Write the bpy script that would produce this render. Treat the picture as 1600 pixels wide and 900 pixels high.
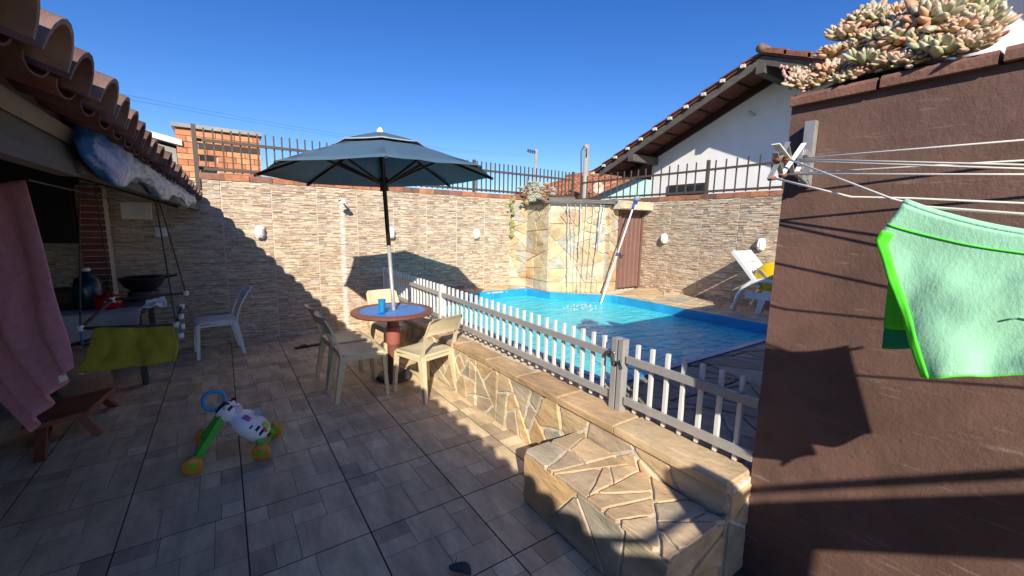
import bpy, math, random
from math import sin, cos, pi, radians as R
from mathutils import Vector as V, Matrix, noise as mnoise

for o in list(bpy.data.objects): bpy.data.objects.remove(o)
scene = bpy.context.scene
COL = scene.collection
rnd = random.Random(7)

# ------------------------------------------------------------------ camera
CAM = V((0.53924, -2.57963, 1.60577))
c_r = V((0.82305246, -0.56763708, 0.01930803)); c_u = V((0.06655572, 0.13015265, 0.98925761)); c_f = V((0.56405229, 0.81292585, -0.14490196))
cd = bpy.data.cameras.new('camera'); cam = bpy.data.objects.new('camera', cd); COL.objects.link(cam)
m = Matrix.Identity(4)
for i in range(3):
    m[i][0] = c_r[i]; m[i][1] = c_u[i]; m[i][2] = -c_f[i]; m[i][3] = CAM[i]
cam.matrix_world = m
cd.sensor_width = 36; cd.lens = 36 * 650.752 / 1600; cd.clip_start = 0.05; cd.clip_end = 2000
scene.camera = cam
# ------------------------------------------------------------------ sky, sun, exposure
SUN = V((1, 1.75, -1.128)).normalized()
ELEV = math.asin(-SUN.z)
AZ = math.atan2(-SUN.x, -SUN.y)
w = bpy.data.worlds.new('World'); scene.world = w; w.use_nodes = True
nt = w.node_tree; bg = nt.nodes['Background']
sky = nt.nodes.new('ShaderNodeTexSky'); sky.sky_type = 'NISHITA'; sky.sun_disc = False
sky.sun_elevation = ELEV; sky.sun_rotation = AZ
sky.altitude = 50; sky.air_density = 1.0; sky.dust_density = 0.1; sky.ozone_density = 5.0
hs_ = nt.nodes.new('ShaderNodeHueSaturation'); hs_.inputs['Saturation'].default_value = 1.24; hs_.inputs['Hue'].default_value = .514
nt.links.new(sky.outputs[0], hs_.inputs['Color']); nt.links.new(hs_.outputs[0], bg.inputs[0]); bg.inputs[1].default_value = 0.096
sd = bpy.data.lights.new('sun', 'SUN'); sd.energy = 4.4; sd.angle = R(0.53); sd.color = (1, 0.91, 0.77)
so = bpy.data.objects.new('sun', sd); COL.objects.link(so)
so.rotation_euler = SUN.to_track_quat('-Z', 'Y').to_euler(); so.location = (-6, -10, 9)
vs = scene.view_settings; vs.view_transform = 'Standard'; vs.look = 'None'; vs.gamma = 1; vs.exposure = 0.68; vs.use_curve_mapping = False

# ------------------------------------------------------------------ helpers
class MB:
    def __init__(s): s.v = []; s.f = []; s.c = []; s.col = None
    def add(s, vs_, fs):
        b = len(s.v); s.v += [tuple(p) for p in vs_]
        for f in fs: s.f.append(tuple(b + i for i in f)); s.c.append(s.col)
        return s
    def box(s, x0, x1, y0, y1, z0, z1, rot=None, at=None):
        vs_ = [V((x, y, z)) for z in (z0, z1) for y in (y0, y1) for x in (x0, x1)]
        if rot: vs_ = [rot @ p for p in vs_]
        if at: vs_ = [p + V(at) for p in vs_]
        return s.add(vs_, [(0, 2, 3, 1), (4, 5, 7, 6), (0, 1, 5, 4), (2, 6, 7, 3), (0, 4, 6, 2), (1, 3, 7, 5)])
    def loft(s, rings, caps=True, closed=True):
        n = len(rings[0]); vs_ = [p for r_ in rings for p in r_]; fs = []
        for k in range(len(rings) - 1):
            for i in range(n if closed else n - 1):
                j = (i + 1) % n
                fs.append((k * n + i, k * n + j, (k + 1) * n + j, (k + 1) * n + i))
        if caps: fs.append(tuple(range(n - 1, -1, -1))); fs.append(tuple(range((len(rings) - 1) * n, len(rings) * n)))
        return s.add(vs_, fs)
    def tube(s, pts, rad, n=8, caps=True):
        pts = [V(p) for p in pts]; rs = rad if isinstance(rad, (list, tuple)) else [rad] * len(pts)
        rings = []; up = None
        for i, p in enumerate(pts):
            d = (pts[min(i + 1, len(pts) - 1)] - pts[max(i - 1, 0)]).normalized()
            if up is None: up = V((0, 0, 1)) if abs(d.z) < .9 else V((1, 0, 0))
            a = d.cross(up).normalized(); b = a.cross(d).normalized(); up = b
            rings.append([p + (a * cos(2 * pi * k / n) + b * sin(2 * pi * k / n)) * rs[i] for k in range(n)])
        return s.loft(rings, caps)
    def bar(s, p, q, wx, wz, side=None):
        p = V(p); q = V(q); d = (q - p).normalized(); sd_ = V(side) if side else V((0, 0, 1))
        if abs(d.dot(sd_)) > .95: sd_ = V((1, 0, 0))
        a = d.cross(sd_).normalized(); b = a.cross(d).normalized()
        o = [(-1, -1), (1, -1), (1, 1), (-1, 1)]
        return s.loft([[c + a * x * wx / 2 + b * y * wz / 2 for x, y in o] for c in (p, q)])
    def taper(s, p, q, w0, w1, ax=(1, 0, 0), ay=(0, 1, 0)):
        ax = V(ax); ay = V(ay); o = [(-1, -1), (1, -1), (1, 1), (-1, 1)]
        return s.loft([[V(c) + ax * x * ww[0] / 2 + ay * y * ww[1] / 2 for x, y in o] for c, ww in ((p, w0), (q, w1))])
    def lathe(s, prof, n=24, at=(0, 0, 0)):
        at = V(at)
        rings = [[at + V((r_ * cos(2 * pi * k / n), r_ * sin(2 * pi * k / n), z)) for k in range(n)] for r_, z in prof]
        return s.loft(rings)
    def prism(s, poly, o, a, b, n, h0, h1, bev=0.0):
        o = V(o); a = V(a); b = V(b); n = V(n)
        cx = sum(p[0] for p in poly) / len(poly); cy = sum(p[1] for p in poly) / len(poly)
        P = lambda q, h: o + a * q[0] + b * q[1] + n * h
        rings = [[P(q, h0) for q in poly], [P(q, h1 - bev) for q in poly]]
        if bev > 0:
            ins = []
            for q in poly:
                dx, dy = cx - q[0], cy - q[1]; L = math.hypot(dx, dy) or 1
                ins.append((q[0] + dx / L * bev * 1.3, q[1] + dy / L * bev * 1.3))
            rings.append([P(q, h1) for q in ins])
        return s.loft(rings)
    def mesh(s, name, smooth=False):
        me = bpy.data.meshes.new(name); me.from_pydata(s.v, [], s.f)
        if any(c is not None for c in s.c):
            at = me.color_attributes.new('Col', 'FLOAT_COLOR', 'CORNER'); k = 0
            buf = []
            for f, c in zip(s.f, s.c):
                c = c or (1, 1, 1)
                buf += [c[0], c[1], c[2], 1.0] * len(f)
            at.data.foreach_set('color', buf)
        if smooth: me.polygons.foreach_set('use_smooth', [True] * len(me.polygons))
        me.update()
        return me
    def build(s, name, mat, parent=None, smooth=False, fix=True):
        me = s.mesh(name, smooth)
        if fix:
            import bmesh
            bm = bmesh.new(); bm.from_mesh(me); bmesh.ops.recalc_face_normals(bm, faces=bm.faces); bm.to_mesh(me); bm.free()
        return put(name, me, mat, parent)

def put(name, me, mat=None, parent=None):
    o = bpy.data.objects.new(name, me); COL.objects.link(o)
    if mat and not me.materials: me.materials.append(mat)
    if parent: o.parent = parent
    return o
def autosmooth(o, ang=40):
    me = o.data; me.polygons.foreach_set('use_smooth', [True] * len(me.polygons)); me.set_sharp_from_angle(angle=R(ang)); return o
def tag(o, label=None, cat=None, group=None, kind=None):
    if label: o['label'] = label
    if cat: o['category'] = cat
    if group: o['group'] = group
    if kind: o['kind'] = kind
    return o
def thing(name, label, cat, loc=(0, 0, 0), rz=0, group=None):
    o = bpy.data.objects.new(name, None); COL.objects.link(o); o.empty_display_size = .1
    o.location = loc; o.rotation_euler.z = rz
    return tag(o, label, cat, group)
def dup(root, loc, rz, label, parent=None):
    c = root.copy(); COL.objects.link(c); c.parent = parent
    c.location = loc; c.rotation_euler.z = rz
    if label: c['label'] = label
    for ch in root.children:
        d = ch.copy(); COL.objects.link(d); d.parent = c
        for g in ch.children:
            e = g.copy(); COL.objects.link(e); e.parent = d
    return c

MATS = {}
def mat(name, base=(.5, .5, .5), rough=.6, var=.15, scale=6., bump=.0, bscale=60., src=None, metal=0., spec=.5, stretch=(1, 1, 1), dirt=0., dscale=1.5, detail=6, extra=None):
    if name in MATS: return MATS[name]
    m_ = bpy.data.materials.new(name); m_.use_nodes = True; t = m_.node_tree; N = t.nodes; L = t.links
    bs = N['Principled BSDF']; bs.inputs['Roughness'].default_value = rough; bs.inputs['Metallic'].default_value = metal
    bs.inputs['Specular IOR Level'].default_value = spec
    geo = N.new('ShaderNodeNewGeometry'); mp = N.new('ShaderNodeMapping'); mp.inputs['Scale'].default_value = stretch
    L.new(geo.outputs['Position'], mp.inputs[0])
    if src == 'attr': c = N.new('ShaderNodeVertexColor'); c.layer_name = 'Col'; col = c.outputs[0]
    elif src == 'obj': c = N.new('ShaderNodeObjectInfo'); col = c.outputs['Color']
    else: c = N.new('ShaderNodeRGB'); c.outputs[0].default_value = (*base, 1); col = c.outputs[0]
    def nz(sc, dt=detail, rg=.6):
        n = N.new('ShaderNodeTexNoise'); n.inputs['Scale'].default_value = sc; n.inputs['Detail'].default_value = dt; n.inputs['Roughness'].default_value = rg
        L.new(mp.outputs[0], n.inputs['Vector']); return n
    n1 = nz(scale)
    mr = N.new('ShaderNodeMapRange'); mr.inputs[1].default_value = .25; mr.inputs[2].default_value = .75; mr.inputs[3].default_value = 1 - var; mr.inputs[4].default_value = 1 + var
    L.new(n1.outputs[0], mr.inputs[0])
    mx = N.new('ShaderNodeMix'); mx.data_type = 'RGBA'; mx.blend_type = 'MULTIPLY'; mx.inputs[0].default_value = 1
    L.new(col, mx.inputs[6]); L.new(mr.outputs[0], mx.inputs[7]); col = mx.outputs[2]
    if dirt:
        n2 = nz(dscale, 4); m2 = N.new('ShaderNodeMapRange'); m2.inputs[1].default_value = .45; m2.inputs[2].default_value = .75; m2.inputs[3].default_value = 1; m2.inputs[4].default_value = 1 - dirt
        L.new(n2.outputs[0], m2.inputs[0]); mx2 = N.new('ShaderNodeMix'); mx2.data_type = 'RGBA'; mx2.blend_type = 'MULTIPLY'; mx2.inputs[0].default_value = 1
        L.new(col, mx2.inputs[6]); L.new(m2.outputs[0], mx2.inputs[7]); col = mx2.outputs[2]
    if extra: col = extra(t, col, geo)
    L.new(col, bs.inputs['Base Color'])
    if bump:
        n3 = nz(bscale, 5); b = N.new('ShaderNodeBump'); b.inputs['Strength'].default_value = min(1, bump); b.inputs['Distance'].default_value = .01 * max(1, bump)
        L.new(n3.outputs[0], b.inputs['Height']); L.new(b.outputs[0], bs.inputs['Normal'])
    MATS[name] = m_
    return m_

def clip(poly, px, py, nx, ny):           # keep side where (p-P).n <= 0
    out = []
    for i, a in enumerate(poly):
        b = poly[(i + 1) % len(poly)]
        da = (a[0] - px) * nx + (a[1] - py) * ny; db = (b[0] - px) * nx + (b[1] - py) * ny
        if da <= 0: out.append(a)
        if da * db < 0:
            t = da / (da - db); out.append((a[0] + (b[0] - a[0]) * t, a[1] + (b[1] - a[1]) * t))
    return out
def cells(poly, seeds, gap):
    res = []
    for i, s in enumerate(seeds):
        c = poly
        for j, q in enumerate(seeds):
            if i == j: continue
            dx, dy = q[0] - s[0], q[1] - s[1]; L = math.hypot(dx, dy)
            if L < 1e-6: continue
            nx, ny = dx / L, dy / L
            wgt = 0
            c = clip(c, (s[0] + q[0]) / 2 - nx * gap / 2, (s[1] + q[1]) / 2 - ny * gap / 2, nx, ny)
            if len(c) < 3: break
        if len(c) >= 3: res.append(c)
    return res
def split_paving(poly, d, gap, aspect=1.):
    out = []; work = [list(poly)]
    lim = d * d
    while work:
        p = work.pop()
        if len(p) < 3 or area(p) < .0012: continue
        if area(p) < lim * rnd.uniform(.7, 2.6): out.append(p); continue
        cx = sum(q[0] for q in p) / len(p); cy = sum(q[1] for q in p) / len(p)
        # longest direction
        best = max(((a[0] - b[0], a[1] - b[1]) for a in p for b in p), key=lambda v: v[0] ** 2 * aspect + v[1] ** 2 / aspect)
        L = math.hypot(*best); nx, ny = best[0] / L, best[1] / L
        an = rnd.gauss(0, .42); nx, ny = nx * cos(an) - ny * sin(an), nx * sin(an) + ny * cos(an)
        off = rnd.uniform(-.16, .16) * L
        cx += nx * off; cy += ny * off
        work.append(clip(p, cx - nx * gap / 2, cy - ny * gap / 2, nx, ny)); work.append(clip(p, cx + nx * gap / 2, cy + ny * gap / 2, -nx, -ny))
    return [p for p in out if len(p) >= 3]
def chamfer(p, f=.12):
    out = []
    for i, b in enumerate(p):
        a = p[i - 1]; c = p[(i + 1) % len(p)]
        la = math.hypot(a[0] - b[0], a[1] - b[1]); lc = math.hypot(c[0] - b[0], c[1] - b[1])
        if la < .03 or lc < .03 or rnd.random() < .35: out.append(b); continue
        ra = min(rnd.uniform(.01, .035), la * .3); rc = min(rnd.uniform(.01, .035), lc * .3)
        out.append((b[0] + (a[0] - b[0]) * ra / la, b[1] + (a[1] - b[1]) * ra / la)); out.append((b[0] + (c[0] - b[0]) * rc / lc, b[1] + (c[1] - b[1]) * rc / lc))
    return out
def area(p): return abs(sum(p[i][0] * p[(i + 1) % len(p)][1] - p[(i + 1) % len(p)][0] * p[i][1] for i in range(len(p)))) / 2
def inside(poly, x, y):
    r_ = False; j = len(poly) - 1
    for i in range(len(poly)):
        if (poly[i][1] > y) != (poly[j][1] > y) and x < (poly[j][0] - poly[i][0]) * (y - poly[i][1]) / (poly[j][1] - poly[i][1]) + poly[i][0]: r_ = not r_
        j = i
    return r_
def scatter(poly, d, sx=1., sy=1.):
    xs = [p[0] for p in poly]; ys = [p[1] for p in poly]; out = []
    for _ in range(4000):
        x = rnd.uniform(min(xs), max(xs)); y = rnd.uniform(min(ys), max(ys))
        if inside(poly, x, y) and all(((x - a) / sx) ** 2 + ((y - b) / sy) ** 2 > d * d for a, b in out): out.append((x, y))
    return out
def rough_edges(c, amp):
    out = []
    for i, a in enumerate(c):
        b = c[(i + 1) % len(c)]; L = math.hypot(b[0] - a[0], b[1] - a[1])
        if L < .004: continue
        out.append(a)
        k = 2 if L > .09 else 1 if L > .05 else 0
        for q in range(1, k + 1):
            t = q / (k + 1); e = rnd.uniform(-amp, amp * .3)
            out.append((a[0] + (b[0] - a[0]) * t + e * (b[1] - a[1]) / L, a[1] + (b[1] - a[1]) * t - e * (b[0] - a[0]) / L))
    return out
STONE = [(.66, .46, .24), (.60, .44, .26), (.50, .42, .28), (.42, .38, .29), (.66, .50, .31), (.58, .38, .19), (.54, .45, .32), (.50, .40, .29), (.62, .45, .28)]
PALE = [(.64, .49, .28), (.60, .44, .24), (.56, .46, .31), (.66, .53, .33), (.58, .38, .19), (.46, .41, .33), (.62, .50, .34)]
def stones(parent, poly, o, a, b, n, d=.25, h=.018, gap=.012, pal=STONE, name='stone', seeds=None, sx=1., sy=1., amp=.006, hv=.006, m_=None):
    m_ = m_ or MATS['flagstone']
    cl_ = cells(poly, seeds, gap) if seeds else split_paving(poly, d, gap, sx)
    for c in cl_:
        if area(c) < .0006: continue
        if not seeds: c = chamfer(c)
        c = rough_edges(c, amp)
        if len(c) < 3: continue
        mb = MB(); mb.prism(c, o, a, b, n, -.006, h + rnd.uniform(-hv, hv), .004)
        ob = mb.build(name, m_, parent)
        k = rnd.choice(pal); f_ = rnd.uniform(.82, 1.12); ob.color = (k[0] * f_, k[1] * f_, k[2] * f_, 1)
def rrect(x0, x1, y0, y1, r_, n=4):
    out = []
    for cx, cy, a0 in ((x1 - r_, y1 - r_, 0), (x0 + r_, y1 - r_, pi / 2), (x0 + r_, y0 + r_, pi), (x1 - r_, y0 + r_, 1.5 * pi)):
        for k in range(n + 1): a = a0 + pi / 2 * k / n; out.append((cx + r_ * cos(a), cy + r_ * sin(a)))
    return out
X_, Y_, Z_ = V((1, 0, 0)), V((0, 1, 0)), V((0, 0, 1))
def ray(px, py): return (c_f + c_r * ((px - 800) / 650.752) - c_u * ((py - 450) / 650.752))
def on(px, py, ax, val):
    d = ray(px, py); return CAM + d * ((val - CAM[ax]) / d[ax])

# ------------------------------------------------------------------ materials
def stain(t, col, geo):          # chalky run-off under the shower head, fixed to the wall
    N = t.nodes; L = t.links; sp = N.new('ShaderNodeSeparateXYZ'); L.new(geo.outputs['Position'], sp.inputs[0])
    def mth(op, a, b=None, c=None):
        n = N.new('ShaderNodeMath'); n.operation = op
        for i, q in enumerate((a, b, c)):
            if q is None: continue
            if isinstance(q, (int, float)): n.inputs[i].default_value = q
            else: L.new(q, n.inputs[i])
        return n.outputs[0]
    nn = N.new('ShaderNodeTexNoise'); nn.inputs['Scale'].default_value = 14; L.new(geo.outputs['Position'], nn.inputs['Vector'])
    d = mth('ABSOLUTE', mth('SUBTRACT', sp.outputs[0], 2.015))
    k = N.new('ShaderNodeMapRange'); k.inputs[1].default_value = .05; k.inputs[2].default_value = .015; L.new(d, k.inputs[0])
    zz = mth('MULTIPLY', mth('LESS_THAN', sp.outputs[2], 1.9), mth('GREATER_THAN', sp.outputs[1], 3.8))
    fac = mth('MULTIPLY', mth('MULTIPLY', k.outputs[0], zz), mth('MULTIPLY', nn.outputs[0], 1.1))
    mx = N.new('ShaderNodeMix'); mx.data_type = 'RGBA'; L.new(fac, mx.inputs[0]); L.new(col, mx.inputs[6]); mx.inputs[7].default_value = (.8, .78, .74, 1)
    return mx.outputs[2]
def scuffs(t, col, geo):       # pale scrapes and a few bare patches in the paint
    N = t.nodes; L = t.links; mp = N.new('ShaderNodeMapping'); mp.inputs['Scale'].default_value = (1, .9, 9); mp.inputs['Rotation'].default_value = (.25, 0, 0); L.new(geo.outputs['Position'], mp.inputs[0])
    n = N.new('ShaderNodeTexNoise'); n.inputs['Scale'].default_value = 5; n.inputs['Detail'].default_value = 9; n.inputs['Roughness'].default_value = .7; L.new(mp.outputs[0], n.inputs['Vector'])
    r_ = N.new('ShaderNodeMapRange'); r_.inputs[1].default_value = .58; r_.inputs[2].default_value = .74; r_.inputs[4].default_value = .6; L.new(n.outputs[0], r_.inputs[0])
    mx = N.new('ShaderNodeMix'); mx.data_type = 'RGBA'; L.new(r_.outputs[0], mx.inputs[0]); L.new(col, mx.inputs[6]); mx.inputs[7].default_value = (.36, .29, .25, 1)
    n2 = N.new('ShaderNodeTexNoise'); n2.inputs['Scale'].default_value = 3.1; n2.inputs['Detail'].default_value = 7; L.new(geo.outputs['Position'], n2.inputs['Vector'])
    r2 = N.new('ShaderNodeMapRange'); r2.inputs[1].default_value = .54; r2.inputs[2].default_value = .62; r2.inputs[4].default_value = .6; L.new(n2.outputs[0], r2.inputs[0])
    m2 = N.new('ShaderNodeMix'); m2.data_type = 'RGBA'; L.new(r2.outputs[0], m2.inputs[0]); L.new(mx.outputs[2], m2.inputs[6]); m2.inputs[7].default_value = (.20, .105, .082, 1)
    return m2.outputs[2]
mat('flagstone', src='obj', rough=.62, var=.34, scale=7, bump=1.3, bscale=16, stretch=(1, .45, 1.4), dirt=.28, dscale=5)
mat('wetstone', src='obj', rough=.35, var=.25, scale=7, bump=.5, bscale=26, dirt=.3, dscale=4)
mat('mortar', (.62, .57, .48), .85, .25, 14, .6, 60)
mat('floor_tile', src='attr', rough=.55, var=.40, scale=9, bump=.25, bscale=45, stretch=(1.0, .35, 1), dirt=.25, dscale=2.2)
mat('grout_dark', (.06, .055, .05), .9, .2)
mat('cladding', src='attr', rough=.6, var=.22, scale=30, bump=.35, bscale=120, dirt=.12, dscale=3, extra=stain)
mat('grout_light', (.62, .54, .44), .85, .15, 20)
mat('terracotta', src='obj', rough=.75, var=.28, scale=14, bump=.35, bscale=70, dirt=.35, dscale=6)
mat('roof_clay', src='obj', rough=.8, var=.35, scale=12, bump=.35, bscale=70, dirt=.45, dscale=7)
mat('bronze_metal', (.085, .062, .045), .5, .2, 20)
mat('aluminium', (.66, .65, .62), .4, .06, 20, metal=.0)
mat('bare_aluminium', (.40, .39, .375), .42, .10, 20, metal=.25)
mat('cream_plastic', (.66, .56, .36), .42, .06, 6, .04, 200, dirt=.12, dscale=8)
mat('white_plastic', (.78, .78, .76), .42, .05, 6, dirt=.08, dscale=9)
mat('canopy_blue', (.10, .19, .29), .85, .12, 5, .3, 14, stretch=(1, 1, 1), dirt=.15)
mat('canopy_edge', (.42, .43, .42), .85, .2, 10)
mat('dark_wood', (.045, .022, .014), .55, .3, 12, .2, 60, stretch=(1, 1, .15))
mat('grey_wood', (.10, .088, .078), .85, .3, 8, .5, 40, stretch=(3, .5, 3), dirt=.3)
mat('red_wood', (.22, .065, .035), .5, .3, 10, .2, 50, stretch=(1, .2, 1))
mat('brown_stucco', (.150, .084, .063), .72, .20, 5, .30, 55, dirt=.32, dscale=2.2, extra=scuffs)
mat('white_plaster', (.80, .80, .79), .85, .05, 4, .2, 60, dirt=.05)
mat('turquoise_wall', (.40, .62, .58), .85, .06, 4)
mat('brown_paint', (.19, .10, .082), .5, .1, 10, .1, 60, dirt=.15)
mat('table_rim', (.19, .07, .05), .45, .15, 14)
mat('table_blue', (.035, .21, .62), .38, .12, 9, dirt=.1)
mat('blue_plastic', (.01, .25, .52), .3, .06)
mat('black_rubber', (.012, .012, .013), .6, .2)
mat('pink_towel', (.74, .34, .44), .95, .16, 30, 1.2, 260)
mat('yellow_cloth', (.36, .31, .03), .85, .12, 8, .4, 60)
mat('white_cloth', (.74, .74, .78), .9, .06, 8, .2, 40)
mat('mint_cloth', (.34, .70, .46), .92, .06, 10, .22, 90, stretch=(1, 1.3, .8))
mat('neon_trim', (.10, .85, .03), .85, .08, 18)
mat('green_inside', (.01, .33, .13), .9, .1)
mat('wire', (.86, .82, .70), .5, .1)
mat('galvanised', (.55, .55, .53), .4, .15, 25, metal=.6, dirt=.3, dscale=18)
mat('rust', (.25, .09, .03), .8, .3, 30)
mat('succulent', src='attr', rough=.45, var=.12, scale=25)
mat('soil', (.05, .03, .02), .95, .4, 30, 1, 40)
mat('pool_wall', (.02, .30, .58), .35, .22, 3.5, .1, 20, dirt=.15, dscale=6)
mat('pool_floor', (.25, .75, .82), .5, .25, 2.2, dirt=.25, dscale=3)
mat('toy_white', src='attr', rough=.35, var=.03)
mat('toy_green', (.08, .52, .06), .35, .05)
mat('toy_orange', (.62, .28, .015), .4, .08)
mat('lamp_glass', (.80, .80, .74), .15, .04)
mat('dark_interior', (.02, .016, .014), .9, .3)
mat('concrete', (.34, .33, .31), .9, .2, 6, .5, 30, dirt=.3)
mat('ground', (.16, .13, .10), .95, .3, 2)
mat('black_pan', (.015, .015, .016), .3, .2)
mat('chrome', (.7, .7, .7), .2, .05, metal=.9)
mat('leaf_dry', (.035, .055, .055), .6, .3, 40)
mat('yellow_bag', (.85, .55, .005), .55, .08, 6, .3, 18)
mat('charcoal', (.05, .05, .055), .6, .1)
mat('slate', (.13, .115, .10), .6, .4, 10, .8, 24, stretch=(.5, 1, 3), dirt=.3, dscale=6)
mat('ochre_cloth', (.34, .22, .16), .9, .2, 20, .5, 60)

# tarpaulin: blue sheet worn to white
def tarpx(t, col, geo):
    N = t.nodes; L = t.links; n = N.new('ShaderNodeTexNoise'); n.inputs['Scale'].default_value = 7; n.inputs['Detail'].default_value = 8; n.inputs['Distortion'].default_value = 1.5
    L.new(geo.outputs['Position'], n.inputs['Vector']); r_ = N.new('ShaderNodeValToRGB'); r_.color_ramp.elements[0].position = .40; r_.color_ramp.elements[1].position = .66
    r_.color_ramp.elements[0].color = (.035, .17, .38, 1); r_.color_ramp.elements[1].color = (.34, .42, .50, 1); L.new(n.outputs[0], r_.inputs[0])
    sp = N.new('ShaderNodeSeparateXYZ'); L.new(geo.outputs['Position'], sp.inputs[0]); k = N.new('ShaderNodeMapRange'); k.inputs[1].default_value = .05; k.inputs[2].default_value = -.15; L.new(sp.outputs[1], k.inputs[0])
    mx = N.new('ShaderNodeMix'); mx.data_type = 'RGBA'; L.new(k.outputs[0], mx.inputs[0]); L.new(r_.outputs[0], mx.inputs[6]); mx.inputs[7].default_value = (.012, .13, .42, 1); return mx.outputs[2]
mat('tarp', (.2, .4, .6), .42, .1, 9, 1.4, 26, extra=tarpx)

# water: clear sheet over the basin, slightly turbid, with wind ripples
wm = bpy.data.materials.new('pool_water'); wm.use_nodes = True; t = wm.node_tree; N = t.nodes; L = t.links
N.remove(N['Principled BSDF']); out = N['Material Output']
geo = N.new('ShaderNodeNewGeometry'); mp = N.new('ShaderNodeMapping'); mp.inputs['Scale'].default_value = (1, 1.7, 1); mp.inputs['Rotation'].default_value = (0, 0, .5); L.new(geo.outputs['Position'], mp.inputs[0])
n1 = N.new('ShaderNodeTexNoise'); n1.inputs['Scale'].default_value = 4.2; n1.inputs['Detail'].default_value = 5; n1.inputs['Distortion'].default_value = .8; L.new(mp.outputs[0], n1.inputs['Vector'])
bp_ = N.new('ShaderNodeBump'); bp_.inputs['Strength'].default_value = .7; bp_.inputs['Distance'].default_value = .05; L.new(n1.outputs[0], bp_.inputs['Height'])
tr = N.new('ShaderNodeBsdfTransparent'); tr.inputs[0].default_value = (.50, .92, .94, 1)
df = N.new('ShaderNodeBsdfDiffuse'); df.inputs[0].default_value = (.12, .86, .94, 1); L.new(bp_.outputs[0], df.inputs['Normal'])
gl = N.new('ShaderNodeBsdfGlossy'); gl.inputs['Roughness'].default_value = .05; L.new(bp_.outputs[0], gl.inputs['Normal'])
m1 = N.new('ShaderNodeMixShader'); m1.inputs[0].default_value = .75; L.new(tr.outputs[0], m1.inputs[1]); L.new(df.outputs[0], m1.inputs[2])
fr = N.new('ShaderNodeFresnel'); fr.inputs[0].default_value = 1.2; L.new(bp_.outputs[0], fr.inputs['Normal'])
m2 = N.new('ShaderNodeMixShader'); L.new(fr.outputs[0], m2.inputs[0]); L.new(m1.outputs[0], m2.inputs[1]); L.new(gl.outputs[0], m2.inputs[2])
L.new(m2.outputs[0], out.inputs[0]); MATS['pool_water'] = wm
# falling water: mostly clear with bright glints
fm = bpy.data.materials.new('falling_water'); fm.use_nodes = True; t = fm.node_tree; N = t.nodes; L = t.links; N.remove(N['Principled BSDF'])
tr = N.new('ShaderNodeBsdfTransparent'); gl = N.new('ShaderNodeBsdfGlossy'); gl.inputs['Roughness'].default_value = .12; df = N.new('ShaderNodeBsdfDiffuse'); df.inputs[0].default_value = (.85, .88, .9, 1)
a1 = N.new('ShaderNodeMixShader'); a1.inputs[0].default_value = .5; L.new(gl.outputs[0], a1.inputs[1]); L.new(df.outputs[0], a1.inputs[2])
a2 = N.new('ShaderNodeMixShader'); a2.inputs[0].default_value = .6; L.new(tr.outputs[0], a2.inputs[1]); L.new(a1.outputs[0], a2.inputs[2]); L.new(a2.outputs[0], N['Material Output'].inputs[0]); MATS['falling_water'] = fm
cmt = MATS['canopy_blue']; t = cmt.node_tree; N = t.nodes; L = t.links; bs = N['Principled BSDF']; src_ = bs.inputs['Base Color'].links[0].from_socket
tl_ = N.new('ShaderNodeBsdfTranslucent'); tl_.inputs[0].default_value = (.30, .33, .32, 1); mxs = N.new('ShaderNodeMixShader'); mxs.inputs[0].default_value = .38
L.new(bs.outputs[0], mxs.inputs[1]); L.new(tl_.outputs[0], mxs.inputs[2]); L.new(mxs.outputs[0], N['Material Output'].inputs[0])
G = MATS

# ================================================================== SETTING
g = MB(); g.box(-150, 150, -150, 150, -.6, -.5).build('ground', G['ground']); tag(bpy.data.objects['ground'], kind='structure')
ZD = .49; YB = 4.0; XR = 7.15; XW = 2.33; T = .54
# ---- terrace floor: printed stone-pattern tiles with recessed joints
fl = MB().box(-3.3, 2.5, -6.6, 4.0, -.5, -.006).build('terrace_floor', G['grout_dark']); tag(fl, kind='structure')
BLK = [((0, .33, .8, 1), 1), ((0, .33, .6, .8), 3), ((.33, .75, .6, 1), 0), ((0, .5, 0, .6), 4), ((.5, .75, .3, .6), 3), ((.75, 1, .3, .8), 2), ((.75, 1, .8, 1), 3), ((.5, 1, 0, .3), 0)]
TC = [(.67, .52, .325), (.50, .38, .255), (.59, .44, .285), (.71, .56, .36), (.66, .505, .315)]
def tile_mesh(q, umax=1., vmax=1., seed=0):
    rr = random.Random(seed); mb = MB(); g_ = .0035; e = .0015
    mb.col = (.12, .10, .085); mb.box(g_, umax * T - (g_ if umax == 1 else 0), g_, vmax * T - (g_ if vmax == 1 else 0), -.012, -.0012)
    for (a, b, c, d), k in BLK:
        P = [(a, c), (b, d)]
        for _ in range(q): P = [(1 - y, x) for x, y in P]
        x0, x1 = sorted((P[0][0], P[1][0])); y0, y1 = sorted((P[0][1], P[1][1]))
        if x0 >= umax - .02 or y0 >= vmax - .02: continue
        x1 = min(x1, umax); y1 = min(y1, vmax)
        f = rr.uniform(.88, 1.12); cc = TC[k]; mb.col = tuple(v * f for v in cc)
        X0 = x0 * T + (g_ if x0 == 0 else e); X1 = x1 * T - (g_ if x1 == 1 else e); Y0 = y0 * T + (g_ if y0 == 0 else e); Y1 = y1 * T - (g_ if y1 == 1 else e)
        mb.prism([(X0, Y0), (X1, Y0), (X1, Y1), (X0, Y1)], (0, 0, 0), X_, Y_, Z_, -.0015, 0, .001)
    return mb.mesh('tile')
tm = {}
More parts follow.
